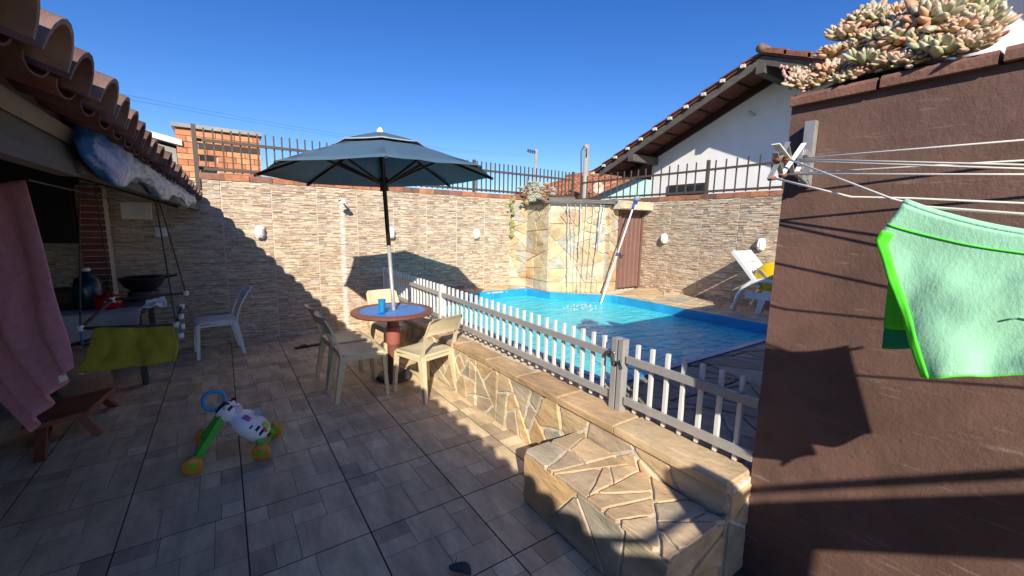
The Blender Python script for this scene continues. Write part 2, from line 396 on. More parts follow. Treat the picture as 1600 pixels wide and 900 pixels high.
for i in range(-6, 5):
    for j in range(-7, 8):
        um = .17 / T if i == 4 else 1.; vm = (4.0 - 7 * T) / T if j == 7 else 1.
        q = rnd.choice([0, 0, 1, 2, 3]) if i != 2 else rnd.choice([0, 0, 0, 1])
        key = (q, um, vm, rnd.randint(0, 1))
        if key not in tm: tm[key] = tile_mesh(q, um, vm, hash(key) % 1000)
        o = put('tile', tm[key], G['floor_tile'], fl); o.location = (i * T, j * T, 0)

# ---- ledger-stone ceramic cladding
CP = [(.62, .49, .345), (.53, .40, .275), (.42, .365, .31), (.42, .27, .17), (.70, .59, .44), (.56, .45, .335), (.47, .335, .23), (.63, .53, .41), (.65, .52, .375)]
def ledger(wd, ht, seed):
    rr = random.Random(seed); mb = MB(); z = .002
    while z < ht - .004:
        h = min(rr.uniform(.008, .019), ht - z - .001); x = .003
        while x < wd - .004:
            l = min(rr.uniform(.04, .14), wd - .003 - x)
            if wd - x - l < .04: l = wd - .003 - x
            k = rr.choice(CP); f = rr.uniform(.78, 1.15); mb.col = tuple(v * f for v in k)
            d = rr.uniform(.009, .022)
            mb.prism([(x, z), (x + l - .001, z), (x + l - .001, z + h - .0012), (x, z + h - .0012)], (0, 0, 0), X_, Z_, -Y_, 0, d)
            x += l
        z += h
    return mb.mesh('cladding_tile')
WT, HT = .5575, .29
LV = [ledger(WT - .008, HT - .003, s) for s in range(5)]; LTOP = [ledger(WT - .004, 2.12 - 7 * HT, s) for s in (9, 10)]
wb = thing('boundary_wall', 'stone-clad wall with the shower, behind the umbrella table', 'wall', (0, YB, 0))
MB().box(-3.3, 7.4, -.008, .16, 0, 2.12).build('wall_core', G['grout_light'], wb)
for i in range(-2, 13):
    for k in range(8):
        x = .0025 + i * WT - .0
        if x + WT > XR + .2: continue
        if x > 5.1 : continue
        o = put('cladding_tile', (LV[rnd.randint(0, 4)] if k < 7 else LTOP[rnd.randint(0, 1)]), G['cladding'], wb); o.location = (x, -.001, k * HT)
def capbricks(parent, p0, p1, axis):
    L_ = p1 - p0; n = int(L_ / .26); d = L_ / n
    for k in range(n):
        a = p0 + k * d + .004; b = a + d - .008; e = rnd.uniform(-.004, .004)
        mb = MB()
        if axis == 0: mb.box(a, b, -.025 + e, .17, 2.122, 2.2 + e)
        else: mb.box(-.025 + e, .17, a, b, 2.122, 2.2 + e)
        o = mb.build('cap_brick', G['terracotta'], parent)
        c = rnd.choice([(.36, .15, .085), (.42, .17, .09), (.27, .125, .085), (.20, .105, .075), (.46, .19, .09)]); o.color = (*c, 1)
capbricks(wb, .36, 7.12, 0)
wr = thing('boundary_wall', 'stone-clad wall behind the sun lounger and the brown door', 'wall', (XR, 0, 0))
MB().box(-.008, .16, -1.74, 4.45, 0, 2.12).build('wall_core', G['grout_light'], wr)
W2 = .6
for i in range(-6, 2):
    for k in range(1, 8):
        o = put('cladding_tile', (LV[rnd.randint(0, 4)] if k < 7 else LTOP[rnd.randint(0, 1)]), G['cladding'], wr)
        o.rotation_euler.z = -pi / 2; o.scale.x = W2 / WT; o.location = (-.001, 2.0 + (i + 1) * W2, k * HT)
capbricks(wr, -1.2, 4.4, 1)

# ---- pool deck and basin
RIM = [(2.8, -.62), (5.9, -.62), (5.92, 1.9)] + [(5.92 - .1 * (1 - cos(a)), 1.9 + .3 * sin(a)) for a in (.5, 1.0, 1.4)] + [(5.16, 2.93), (5.07, 3.48), (2.8, 3.48)]
deck = MB()
for x0, x1, y0, y1 in ((2.345, 2.8, -1.745, 4.0), (2.8, 7.15, -1.745, -.62), (2.8, 5.07, 3.48, 4.0), (5.95, 7.15, -.62, 2.62)): deck.box(x0, x1, y0, y1, -.4, ZD - .02)
deck.prism([(5.93, -.62), (5.95, -.62), (5.95, 2.62), (5.9, 2.62), (5.865, 2.25), (5.93, 1.9)], (0, 0, 0), X_, Y_, Z_, -.4, ZD - .021)
deck.prism([(5.18, 2.945), (5.87, 2.2), (6.3, 2.7), (5.2, 3.9), (5.06, 3.9), (5.07, 3.48)], (0, 0, 0), X_, Y_, Z_, -.4, ZD - .022)
dk = deck.build('pool_deck', G['mortar']); tag(dk, kind='structure')
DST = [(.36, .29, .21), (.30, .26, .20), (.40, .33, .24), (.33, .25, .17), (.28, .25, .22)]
zo = (0, 0, ZD - .022)
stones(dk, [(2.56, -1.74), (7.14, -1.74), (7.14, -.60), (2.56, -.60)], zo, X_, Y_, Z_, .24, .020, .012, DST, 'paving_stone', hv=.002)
stones(dk, [(5.945, -.59), (7.13, -.59), (7.13, 2.6), (5.945, 2.2)], zo, X_, Y_, Z_, .27, .020, .010, PALE, 'paving_stone', hv=.002)
stones(dk, [(2.82, 3.46), (5.06, 3.46), (5.06, 3.985), (2.82, 3.985)], zo, X_, Y_, Z_, .26, .020, .010, PALE, 'paving_stone', hv=.002)
stones(dk, [(2.56, -.59), (2.81, -.59), (2.81, 3.98), (2.56, 3.98)], zo, X_, Y_, Z_, .24, .020, .010, PALE, 'paving_stone', hv=.002)
stones(dk, [(5.185, 2.95), (5.875, 2.21), (6.2, 2.62), (5.22, 3.2)], zo, X_, Y_, Z_, .26, .020, .010, PALE, 'paving_stone', hv=.002)
bs = MB(); n = len(RIM)
cx = sum(p[0] for p in RIM) / n; cy = sum(p[1] for p in RIM) / n
RIMO = [(x - (cx - x) * .012, y - (cy - y) * .012) for x, y in RIM]
inn = [(x + (cx - x) * .012, y + (cy - y) * .012) for x, y in RIM]
bs.loft([[V((x, y, z)) for x, y in pl] for pl, z in ((RIMO, ZD - .05), (RIMO, ZD + .010), (inn, ZD + .010), (inn, -.75))], caps=False)
pb = bs.build('pool_basin', G['pool_wall']); tag(pb, kind='structure')
MB().prism(inn, (0, 0, 0), X_, Y_, Z_, -.8, -.745).build('pool_floor', G['pool_floor'], pb)
ZW = .37
wt = MB(); wt.add([(x, y, ZW) for x, y in inn], [tuple(range(n))]); wo = wt.build('pool_water', G['pool_water']); tag(wo, kind='structure')

# ---- retaining wall with flagstone face and coping
rw = thing('retaining_wall', 'low flagstone wall carrying the picket fence along the pool', 'wall', (0, 0, 0))
MB().box(XW, XW + .16, -1.74, 3.99, -.3, ZD - .045).build('wall_core', G['mortar'], rw)
stones(rw, [(-1.74, .004), (3.98, .004), (3.98, .44), (-1.74, .44)], (XW, 0, 0), Y_, Z_, -X_, .165, .014, .019, STONE, sx=.8, amp=.008)
y = 3.985; k = 0
while y > -1.66:
    l = rnd.uniform(.34, .62); l = y + 1.74 if y - l < -1.42 else l; y1 = y - l
    poly = [(XW - .025, y1 + .004), (XW - .025, y - .004)]
    m_ = 5
    for q in range(m_ + 1):
        yy = y - .004 - (l - .008) * q / m_; poly.append((2.47 + (.07 if y < .3 else .03) + rnd.uniform(-.022, .022), max(yy, y1 + .004)))
    mb = MB(); mb.prism(poly[::-1], (0, 0, 0), X_, Y_, Z_, ZD - .045, ZD + rnd.uniform(-.003, .004), .008)
    o = mb.build('coping_stone', G['flagstone'], rw); c = rnd.choice([(.55, .38, .21), (.50, .33, .18), (.46, .33, .22), (.58, .43, .26)]); o.color = (*c, 1)
    y = y1
    if y1 <= -1.74: break
stones(rw, [(XW, .004), (2.495, .004), (2.495, .44), (XW, .44)], (0, -1.741, 0), X_, Z_, -Y_, .17, .014, .015, STONE)
# ---- step block
st = thing('stone_step', 'flagstone step block in front of the pool gate', 'step', (0, 0, 0))
SX0, SX1, SY0, SY1, SZ = 1.90, XW - .018, -1.738, -.77, .325
MB().box(SX0 + .012, SX1, SY0 + .012, SY1 - .012, 0, SZ - .014).build('step_core', G['mortar'], st)
stones(st, [(SX0, SY0), (SX1, SY0), (SX1, SY1), (SX0, SY1)], (0, 0, SZ - .016), X_, Y_, Z_, .155, .016, .010, [(.64, .46, .26), (.68, .50, .30), (.50, .42, .30), (.60, .43, .25), (.56, .42, .27)], sx=.5, amp=.006, hv=.002)
stones(st, [(SY0, .004), (SY1, .004), (SY1, SZ - .02), (SY0, SZ - .02)], (SX0 + .013, 0, 0), Y_, Z_, -X_, .2, .014, .012, STONE, sx=1.2, amp=.008)
stones(st, [(SX0 + .01, .004), (SX1, .004), (SX1, SZ - .02), (SX0 + .01, SZ - .02)], (0, SY0 + .013, 0), X_, Z_, -Y_, .2, .014, .012, STONE)
stones(st, [(SX0 + .01, .004), (XW - .02, .004), (XW - .02, SZ - .02), (SX0 + .01, SZ - .02)], (0, SY1 - .013, 0), -X_ * -1, Z_, Y_, .2, .012, .012, STONE)

# ---- pump closet with waterfall in the corner
cl = thing('waterfall_closet', 'flagstone corner closet with the waterfall lip over the pool', 'pool waterfall', (0, 0, 0))
CF = [(5.03, 3.99), (5.25, 3.74), (5.22, 3.05), (6.03, 2.52), (6.2, 2.57), (6.43, 2.6)]
CZ = 2.03
mb = MB(); mb.prism(CF + [(6.43, 3.98)], (0, 0, 0), X_, Y_, Z_, 0, CZ - .02); mb.build('closet_core', G['mortar'], cl)
mb = MB(); mb.box(6.43, 7.14, 2.70, 3.98, 0, CZ - .02).build('closet_core', G['mortar'], cl)
for (a, b), d in zip(zip(CF[:-1], CF[1:]), (.16, .19, .20, .2, .2)):
    ax = V((b[0] - a[0], b[1] - a[1], 0)); Lg = ax.length; ax.normalize(); nn = V((ax.y, -ax.x, 0))
    if Lg < .05: continue
    stones(cl, [(0, 0), (Lg, 0), (Lg, 1.36), (0, 1.36)], V((a[0], a[1], ZD + .17)), ax, Z_, nn, d, .020, .010, PALE, sx=.8, amp=.008)
    x = 0
    while x < Lg - .02:
        l = min(rnd.uniform(.22, .34), Lg - x); l = Lg - x if Lg - x - l < .08 else l
        mb = MB(); mb.prism([(x + .003, 0), (x + l - .003, 0), (x + l - .003, .16), (x + .003, .16)], V((a[0], a[1], ZD)), ax, Z_, nn, -.005, .024, .004)
        o = mb.build('stone', G['flagstone'], cl); c = rnd.choice(PALE); o.color = (*c, 1); x += l
# door lintel and its stones
li = MB(); li.box(6.22, 7.135, 2.40, 2.72, 1.955, 2.10).build('lintel', G['mortar'], cl)
stones(cl, [(6.22, 1.958), (7.13, 1.958), (7.13, 2.098), (6.22, 2.098)], (0, 2.40, 0), X_, Z_, -Y_, .2, .014, .008, [(.66, .58, .42), (.70, .60, .40), (.62, .56, .46)], 'lintel_stone')
# waterfall slabs
def slab(pts, z, h, name='slate_slab'):
    c = rough_edges(pts, .03); mb = MB(); mb.prism(c, (0, 0, z), X_, Y_, Z_, 0, h, .012)
    return mb.build(name, G['slate'], cl)
slab([(5.13, 3.1), (6.1, 2.38), (6.45, 2.6), (6.4, 3.4), (5.6, 3.7)], CZ, .035)
slab([(5.22, 3.1), (5.78, 2.68), (6.0, 3.0), (5.6, 3.5)], CZ + .036, .04)
slab([(5.3, 3.2), (5.65, 2.9), (5.8, 3.1), (5.5, 3.5)], CZ + .077, .035)
slab([(5.74, 2.72), (6.2, 2.42), (6.4, 2.62), (6.0, 3.0)], CZ + .04, .03)
slab([(6.2, 2.5), (6.55, 2.45), (6.6, 2.8), (6.3, 2.9)], CZ + .071, .025)
lip = MB(); lip.prism([(5.20, 3.03), (6.05, 2.47), (6.06, 2.55), (5.25, 3.1)], (0, 0, CZ - .05), X_, Y_, Z_, 0, .045, .004); lip.build('waterfall_lip', G['charcoal'], cl)
dr = thing('closet_door', 'brown corrugated metal door beside the waterfall', 'door', (0, 0, 0))
mb = MB(); mb.box(6.445, 6.50, 2.585, 2.65, ZD, 1.95); mb.box(7.09, 7.135, 2.585, 2.65, ZD, 1.95); mb.box(6.50, 7.09, 2.585, 2.65, 1.90, 1.95); mb.build('door_frame', G['brown_paint'], dr)
mb = MB(); top = []; n_ = 40
for k in range(n_ + 1):
    x = 6.502 + (7.088 - 6.502) * k / n_; top.append((x, 2.618 + (.012 if (k // 4) % 2 else 0)))
mb.loft([[V((x, y, z)) for x, y in top] + [V((x, 2.66, z)) for x, y in top[::-1]] for z in (ZD + .03, 1.895)]); mb.build('door_panel', G['brown_paint'], dr)
mb = MB(); mb.tube([(6.545, 2.60, 1.13), (6.545, 2.56, 1.13), (6.60, 2.56, 1.13)], .010, 8); mb.build('door_handle', G['charcoal'], dr, True)
mb = MB(); mb.box(6.528, 6.562, 2.604, 2.612, 1.08, 1.17); mb.build('handle_plate', G['charcoal'], dr)
# streams of water and the splash
wf = thing('waterfall_stream', 'thin threads of water running off the slate lip into the pool', 'water stream', (0, 0, 0))
for k, (t0, drop, rr_) in enumerate(((.28, 1.65, .009), (.33, .9, .006), (.50, 1.65, .010), (.84, 1.65, .012), (.90, .8, .007), (.60, 1.65, .006), (.42, 1.65, .005), (.72, 1.65, .006))):
    a = V((5.20 + .85 * t0, 3.03 - .56 * t0, CZ - .02)); nn = V((-.55, -.83, 0)); pts = []; rs = []
    for q in range(15):
        s_ = q / 14; d_ = s_ * drop; p = a + nn * (.03 + .10 * math.sqrt(s_)) + V((rnd.uniform(-.008, .008) + (.5 - t0) * .35 * s_, rnd.uniform(-.008, .008), -d_)); pts.append(p); rs.append(rr_ * rnd.uniform(.5, 1.4))
    mb = MB(); mb.tube(pts, rs, 6); mb.build('stream', G['falling_water'], wf, True)
sp = MB()
for k in range(70):
    a = rnd.uniform(0, 2 * pi); r_ = rnd.uniform(0, 1) ** .7 * .26; x = 5.12 + r_ * cos(a) * 1.2; y = 2.08 + r_ * sin(a); z = ZW + rnd.uniform(0, .07) * (1 - r_ / .27); s_ = rnd.uniform(.006, .02)
    sp.lathe([(s_ * .3, -s_ * .5), (s_, 0), (s_ * .4, s_ * .6)], 5, (x, y, z))
so_ = sp.build('water_splash', G['falling_water'], smooth=True); tag(so_, 'white splash where the waterfall hits the pool', 'splash', kind='stuff')

# ---- veranda roof (left)
vr = thing('veranda_roof', 'barrel-tiled veranda roof overhanging the left of the terrace', 'roof', (0, 0, 0))
def eave(y): return V((.378 - .0137 * (4 - y), y, 1.933 + .0135 * (4 - y)))
PIT = R(19); UP = V((-cos(PIT), 0, sin(PIT))); NR = V((sin(PIT), 0, cos(PIT)))
def barrel(l, r0, r1, up, thick=.012, n=9):
    mb = MB(); rings = []
    for s_, rr_ in ((0, r0), (l, r1)):
        o_ = []; i_ = []
        for k in range(n + 1):
            a = pi * k / n
            yv, zv = cos(a), sin(a) * (1.0 if up else -.35)
            o_.append(UP * s_ + Y_ * (rr_ * yv) + NR * (rr_ * zv)); i_.append(UP * s_ + Y_ * ((rr_ - thick) * yv) + NR * ((rr_ - thick) * zv))
        rings.append(o_ + i_[::-1])
    mb.loft(rings)
    return mb.mesh('roof_tile', False)
mc = barrel(.44, .088, .074, True); mp_ = barrel(.44, .082, .094, False)
for me in (mc, mp_):
    me.polygons.foreach_set('use_smooth', [True] * len(me.polygons)); me.set_sharp_from_angle(angle=R(50))
y = 3.9
while y > -6.4:
    e = eave(y)
    vis = y > -2.3
    for c in range(3 if vis else 1):
        o = put('roof_tile', mc, G['roof_clay'], vr); o.location = e + UP * (.40 * c) - NR * .088 + NR * (.014 * c) + V((rnd.uniform(-.012, .012), 0, 0)); o.rotation_euler = (rnd.uniform(-.03, .03), rnd.uniform(-.02, .02), rnd.uniform(-.02, .02))
        k = rnd.choice([(.17, .088, .068), (.20, .11, .085), (.145, .075, .06), (.22, .135, .11)]); o.color = (*k, 1)
        if vis and c < 2:
            o = put('roof_tile', mp_, G['roof_clay'], vr); o.location = e + V((0, -.1, 0)) + UP * (.40 * c + .05) - NR * .082 + NR * (.012 * c); k = rnd.choice([(.13, .05, .035), (.16, .06, .045), (.11, .045, .035)]); o.color = (*k, 1)
    y -= .2
mb = MB()
rf = []
for y in (4.0, -6.5):
    e = eave(y); p0 = e + UP * .15 - NR * .185; p1 = e + UP * 4.0 - NR * .185
    rf.append([p0, p1, p1 + NR * .05, p0 + NR * .05])
mb.loft(rf); mb.build('roof_boards', G['dark_wood'], vr)
for y in [3.6 - .75 * k for k in range(13)]:
    e = eave(y); mb = MB(); mb.bar(e + UP * .16 - NR * .21, e + UP * 4.0 - NR * .21, .05, .10); mb.build('rafter', G['dark_wood'], vr)
mb = MB(); mb.box(.045, .10, -6.4, -.26, 1.765, 2.03); mb.build('fascia_board', G['grey_wood'], vr)
mb = MB(); mb.bar((.09, -.3, 1.80), (.30, 3.97, 1.76), .05, .05); mb.build('eave_beam', G['grey_wood'], vr)
mb = MB(); mb.box(-3.3, -3.15, -6.6, 4.0, 0, 3.4); o = mb.build('veranda_wall', G['dark_wood']); tag(o, 'dark wall closing the far side of the veranda', 'wall')
# tarp rolled under the eave
mb = MB(); rings = []; NT = 150; NC = 36
for i in range(NT + 1):
    s_ = i / NT; p = V((.15, -.42, 1.905)).lerp(V((.295, 3.62, 1.84)), s_)
    rr_ = .078 * (1 - .18 * s_) * (1 + .08 * sin(s_ * 23) + .05 * sin(s_ * 57 + 1)) * min(1, .55 + 6 * s_) * min(1, .35 + 9 * (1 - s_))
    ring = []
    for k in range(NC):
        a = 2 * pi * k / NC; q = V((cos(a), s_ * 9, sin(a)))
        f = 1 + .16 * mnoise.noise(V((cos(a) * 1.3, s_ * 9, sin(a) * 1.3))) + .45 * (abs(mnoise.noise(V((cos(a) * 3.4 + s_ * 5, s_ * 9, sin(a) * 3.4)))) - .2) + .14 * (abs(mnoise.noise(V((cos(a) * 8, s_ * 34, sin(a) * 8)))) - .2)
        ring.append(p + V((cos(a) * rr_ * f * .6, 0, sin(a) * rr_ * f * 1.0 - .03 * (1 + sin(s_ * 19)) * max(0, -sin(a)))))
    rings.append(ring)
mb.loft(rings); o = mb.build('tarpaulin', G['tarp'], smooth=True); tag(o, 'blue and white tarpaulin bundled under the tiled eave', 'tarpaulin')

# ---- brown outbuilding on the right
bw = thing('outbuilding', 'brown stucco outbuilding with a tiled parapet at the right', 'building', (0, 0, 0))
mb = MB(); mb.box(2.5, 6.3, -6.5, -1.745, -.1, 2.115); mb.build('wall', G['brown_stucco'], bw)
yy = -1.746
while yy > -4.2:
    l = .285; e = rnd.uniform(-.006, .006); mb = MB()
    mb.loft([[V((2.474, yq, 2.118 + e)), V((2.474, yq, 2.146 + e)), V((2.485, yq, 2.160 + e)), V((2.66, yq, 2.176 + e)), V((2.66, yq, 2.118 + e))] for yq in (yy, yy - l + .012)])
    o = mb.build('coping_tile', G['terracotta'], bw); o.color = (.205, .10, .072, 1)
    yy -= l
mb = MB(); mb.box(2.66, 6.3, -6.4, -1.76, 2.115, 2.15); mb.build('roof_soil', G['soil'], bw)

# ================================================================== RAILINGS AND FENCES
def railing(label, p0, p1, posts, step, zb, zt, zp, post_w=.045):
    p0 = V(p0); p1 = V(p1); d = (p1 - p0); L_ = d.length; d.normalize(); side = V((-d.y, d.x, 0))
    t_ = thing('wall_railing', label, 'railing', (0, 0, 0))
    for nm, z in (('top_rail', zt), ('bottom_rail', zb)):
        mb = MB(); mb.bar(p0 + Z_ * z, p1 + Z_ * z, .03, .035); mb.build(nm, G['bronze_metal'], t_)
    n_ = int(L_ / step); me = None
    for k in range(1, n_):
        q = p0 + d * (k * step)
        if any(abs(k * step - s_) < step * .5 for s_, _ in posts): continue
        if me is None:
            mb = MB(); mb.box(-.009, .009, -.009, .009, zb - .03, zp); me = mb.mesh('picket')
        o = put('picket', me, G['bronze_metal'], t_); o.location = (q.x + side.x * .02, q.y + side.y * .02, 0)
    for s_, zlow in posts:
        q = p0 + d * s_; mb = MB(); mb.box(-post_w / 2, post_w / 2, -post_w / 2, post_w / 2, zlow, zp + .01, at=(q.x, q.y, 0)); mb.build('post', G['bronze_metal'], t_)
    return t_
railing('bronze picket railing on top of the wall behind the umbrella', (.335, 4.05, 0), (6.64, 4.05, 0), ((0, 2.2), (3.94, 2.2), (6.3, 2.2)), .0955, 2.255, 2.60, 2.755)
railing('bronze picket railing on the wall in front of the white gable', (7.2, 4.4, 0), (7.2, -.2, 0), ((.02, 2.2), (2.98, 2.2)), .172, 2.25, 2.60, 2.745)
mb = MB(); mb.box(.312, .358, 3.955, 3.985, 2.0, 2.765); o = mb.build('end_post', G['bronze_metal'], bpy.data.objects['wall_railing'])

XF = 2.505
fn = thing('pool_fence', 'white aluminium picket fence along the pool', 'fence', (0, 0, 0))
gt = thing('pool_gate', 'short picket gate panel between the square post and brown wall', 'gate', (0, 0, 0))
mb = MB(); mb.box(-.0115, .0115, -.0095, .0095, 0, .425); pk = mb.mesh('picket')
def zt(y): return .925 + max(0, y + .9) * .009
k = 0; y = -.776
while y < 3.58:
    o = put('picket', pk, G['aluminium'], fn); o.location = (XF + .024, y, zt(y) - .425); y += .0985
for y in [-1.042 - .1015 * k for k in range(7)]:
    o = put('picket', pk, G['aluminium'], gt); o.location = (XF + .024, y, .927 - .425)
for t_, a, b in ((fn, -.87, 3.62), (gt, -.985, -1.742)):
    for nm, off in (('top_rail', -.098), ('bottom_rail', -.358)):
        mb = MB(); mb.loft([[V((XF + sx * .0095 - .002, y, zt(y) + off + sz * .022)) for sx, sz in ((-1, -1), (1, -1), (1, 1), (-1, 1))] for y in (a, b)]); mb.build(nm, G['bare_aluminium'], t_)
for y, wd in ((-.905, .034), (-.955, .030)):
    mb = MB(); mb.box(XF - .028, XF + .028, y - wd / 2 + .002, y + wd / 2 + .006, ZD + .001, .945); mb.build('post', G['bare_aluminium'], fn if y > -.93 else gt)
for y in (1.64, 3.6):
    mb = MB(); mb.box(XF - .022, XF + .022, y - .025, y + .025, ZD + .001, zt(y) + .01); mb.build('post', G['aluminium'], fn)
ch = thing('gate_chain', 'dark chain and padlock tying the gate to its post', 'chain', (0, 0, 0))
import bmesh
def torus(R_, r_, n=12, m_=6, st=1.5):
    mb = MB(); rings = []
    for i in range(n):
        a = 2 * pi * i / n; c = V((cos(a) * R_ * st, sin(a) * R_, 0)); d = V((cos(a), sin(a), 0))
        rings.append([c + (d * cos(2 * pi * k / m_) + Z_ * sin(2 * pi * k / m_)) * r_ for k in range(m_)])
    rings.append(rings[0]); mb.loft(rings, caps=False); return mb
tl = torus(.009, .0032).mesh('chain_link', True)
for k in range(9):
    o = put('chain_link', tl, G['black_rubber'], ch); t_ = k / 8
    o.location = (XF - .034, -.86 - .11 * t_, .845 - .07 * t_ + .02 * sin(t_ * 9)); o.rotation_euler = (rnd.uniform(0, 3), rnd.uniform(0, 3), rnd.uniform(0, 3))
mb = MB(); mb.box(XF - .045, XF - .028, -.915, -.89, .80, .835); mb.build('padlock', G['chrome'], ch)
mb = MB(); mb.tube([(XF - .036, -.895, .835), (XF - .036, -.893, .855), (XF - .036, -.903, .862), (XF - .036, -.912, .855), (XF - .036, -.91, .835)], .0035, 6); mb.build('shackle', G['chrome'], ch, True)

# ================================================================== UMBRELLA, TABLE, CHAIRS
TX, TY = 1.937, 1.59
um = thing('patio_umbrella', 'large blue-grey parasol standing through the round table', 'umbrella', (TX, TY, 0))
HUB = V((1.874 - TX, 1.588 - TY, 0))
nrm = V((-.033, .028, 1)).normalized()
def axis(z): return V((.012, 0, 0)).lerp(V((HUB.x, HUB.y, 0)), (z - .74) / (2.08 - .74)) + Z_ * z
corner = [V(p) - V((TX, TY, 0)) for p in ((.907, 1.063, 2.061), (1.561, .533, 2.097), (2.399, .621, 2.123), (2.929, 1.276, 2.122), (2.841, 2.114, 2.095), (2.187, 2.644, 2.059), (1.350, 2.555, 2.034), (.819, 1.900, 2.035))]
apex = axis(2.455)
mb = MB(); mb.tube([axis(.10), axis(1.42)], .019, 14); mb.build('lower_pole', G['bare_aluminium'], um, True)
mb = MB(); mb.tube([axis(1.40), axis(2.44)], .021, 14); mb.build('upper_pole', G['dark_wood'], um, True)
mb = MB(); mb.tube([axis(1.93), axis(2.06)], .042, 12); mb.build('runner', G['dark_wood'], um, True)
mb = MB(); mb.tube([axis(2.36), axis(2.43)], .045, 12); mb.build('hub', G['dark_wood'], um, True)
mb = MB(); a = apex
mb.loft([[a + V((cos(2 * pi * k / 14) * r_, sin(2 * pi * k / 14) * r_, z)) for k in range(14)] for r_, z in ((.034, .0), (.034, .03), (.024, .055), (.008, .072))]); mb.build('finial', G['white_plastic'], um, True)
def canopy(f0, f1, h, sag, lift, nm, mt, rows=6, seg=6):
    mb = MB(); th = .004
    for i in range(8):
        A, B = corner[i], corner[(i + 1) % 8]; gr = []
        for r_ in range(rows + 1):
            s_ = f0 + (f1 - f0) * r_ / rows; row = []
            for k in range(seg + 1):
                t_ = k / seg; e = A.lerp(B, t_)
                p = apex.lerp(e, s_); p.z = apex.z + (e.z - apex.z) * (s_ ** 1.12) + lift
                sg = sag * s_ * 4 * t_ * (1 - t_); p -= (e - V((HUB.x, HUB.y, e.z))) * (sg * .35); p.z -= sg * .10 + .008 * mnoise.noise(V((i * 3 + t_ * 5, s_ * 6, 0))) * s_
                row.append(p)
            gr.append(row)
        for r_ in range(rows):
            for k in range(seg):
                q = [gr[r_][k], gr[r_ + 1][k], gr[r_ + 1][k + 1], gr[r_][k + 1]]; mb.add(q, [(0, 1, 2, 3)])
    me = mb.mesh(nm, True); bm = bmesh.new(); bm.from_mesh(me); bmesh.ops.remove_doubles(bm, verts=bm.verts, dist=.0005); bmesh.ops.recalc_face_normals(bm, faces=bm.faces); bm.to_mesh(me); bm.free()
    o = put(nm, me, mt, um); md = o.modifiers.new('thick', 'SOLIDIFY'); md.thickness = .003; md.offset = 0
    me.polygons.foreach_set('use_smooth', [True] * len(me.polygons)); me.set_sharp_from_angle(angle=R(9))
    return o
canopy(.26, 1.0, 0, .035, 0, 'canopy', G['canopy_blue'])
canopy(.02, .40, 0, .05, .030, 'vent_cap', G['canopy_blue'], 3, 4)
mb = MB()
for i in range(8):
    A, B = corner[i], corner[(i + 1) % 8]; q = []
    for k in range(7):
        t_ = k / 6; e = A.lerp(B, t_); s_ = .40; p = apex.lerp(e, s_); p.z = apex.z + (e.z - apex.z) * (s_ ** 1.12) + .031; sg = .05 * s_ * 4 * t_ * (1 - t_); p -= (e - V((HUB.x, HUB.y, e.z))) * (sg * .35); p.z -= sg * .1; q.append(p)
    mb.tube(q, .0055, 5)
mb.build('vent_hem', G['canopy_edge'], um, True)
for i in range(8):
    A = corner[i]; mb = MB(); p0 = axis(2.40); pts = []
    for k in range(6):
        s_ = k / 5; p = apex.lerp(A, s_); p.z = apex.z + (A.z - apex.z) * (s_ ** 1.12) - .016; pts.append(p)
    for a, b in zip(pts[:-1], pts[1:]): mb.bar(a, b, .016, .024)
    mb.build('rib', G['dark_wood'], um)
    q = pts[0].lerp(pts[-1], .52); q.z = apex.z + (A.z - apex.z) * (.52 ** 1.12) - .028
    mb = MB(); mb.bar(axis(2.0) + (A - axis(2.0)).normalized() * .03, q, .014, .022); mb.build('strut', G['dark_wood'], um)
    mb = MB(); d = (A - apex).normalized(); mb.tube([A - d * .05 + V((0, 0, -.012)), A + d * .012 + V((0, 0, -.012))], .014, 8); mb.build('rib_tip', G['black_rubber'], um, True)

tb = thing('round_table', 'round blue-topped table with brown rim under the parasol', 'table', (TX, TY, 0))
mb = MB(); mb.lathe([(.332, .70), (.398, .70), (.412, .712), (.412, .728), (.40, .738), (.336, .738), (.332, .73)], 48); autosmooth(mb.build('table_rim', G['table_rim'], tb))
mb = MB(); mb.lathe([(.02, .704), (.333, .704), (.3335, .733), (.02, .733)], 48); mb.build('table_top', G['table_blue'], tb)
mb = MB(); mb.box(-.33, .33, -.0025, .0025, .7335, .7345, rot=Matrix.Rotation(.62, 3, 'Z')); mb.build('top_seam', G['charcoal'], tb)
mb = MB(); mb.lathe([(.060, .0), (.062, .38), (.060, .70)], 24); autosmooth(mb.build('pedestal', G['table_rim'], tb))
mb = MB(); mb.lathe([(.066, .38), (.072, .382), (.072, .56), (.066, .562)], 24); autosmooth(mb.build('pedestal_sleeve', mat('brick_red', (.32, .10, .07), .5, .1), tb))
mb = MB()
rings = []
for r_, z in ((.17, 0), (.19, .02), (.175, .045), (.09, .06)):
    rings.append([V((r_ * (1 + .08 * mnoise.noise(V((cos(a) * 2, sin(a) * 2, z * 20)))) * cos(a), r_ * (1 + .08 * mnoise.noise(V((cos(a) * 2, sin(a) * 2, z * 20)))) * sin(a), z)) for a in [2 * pi * k / 24 for k in range(24)]])
mb.loft(rings); mb.build('foot', G['charcoal'], tb, True)
cp = thing('drinking_cup', 'blue plastic cup on the round table', 'cup', (1.80, 1.50, .739))
mb = MB(); mb.lathe([(.028, 0), (.030, .004), (.035, .125), (.035, .13), (.032, .13), (.027, .008)], 20); autosmooth(mb.build('cup_body', G['blue_plastic'], cp))
mb = MB(); mb.lathe([(.035, .118), (.038, .122), (.038, .131), (.034, .133)], 20); autosmooth(mb.build('cup_rim', G['blue_plastic'], cp))

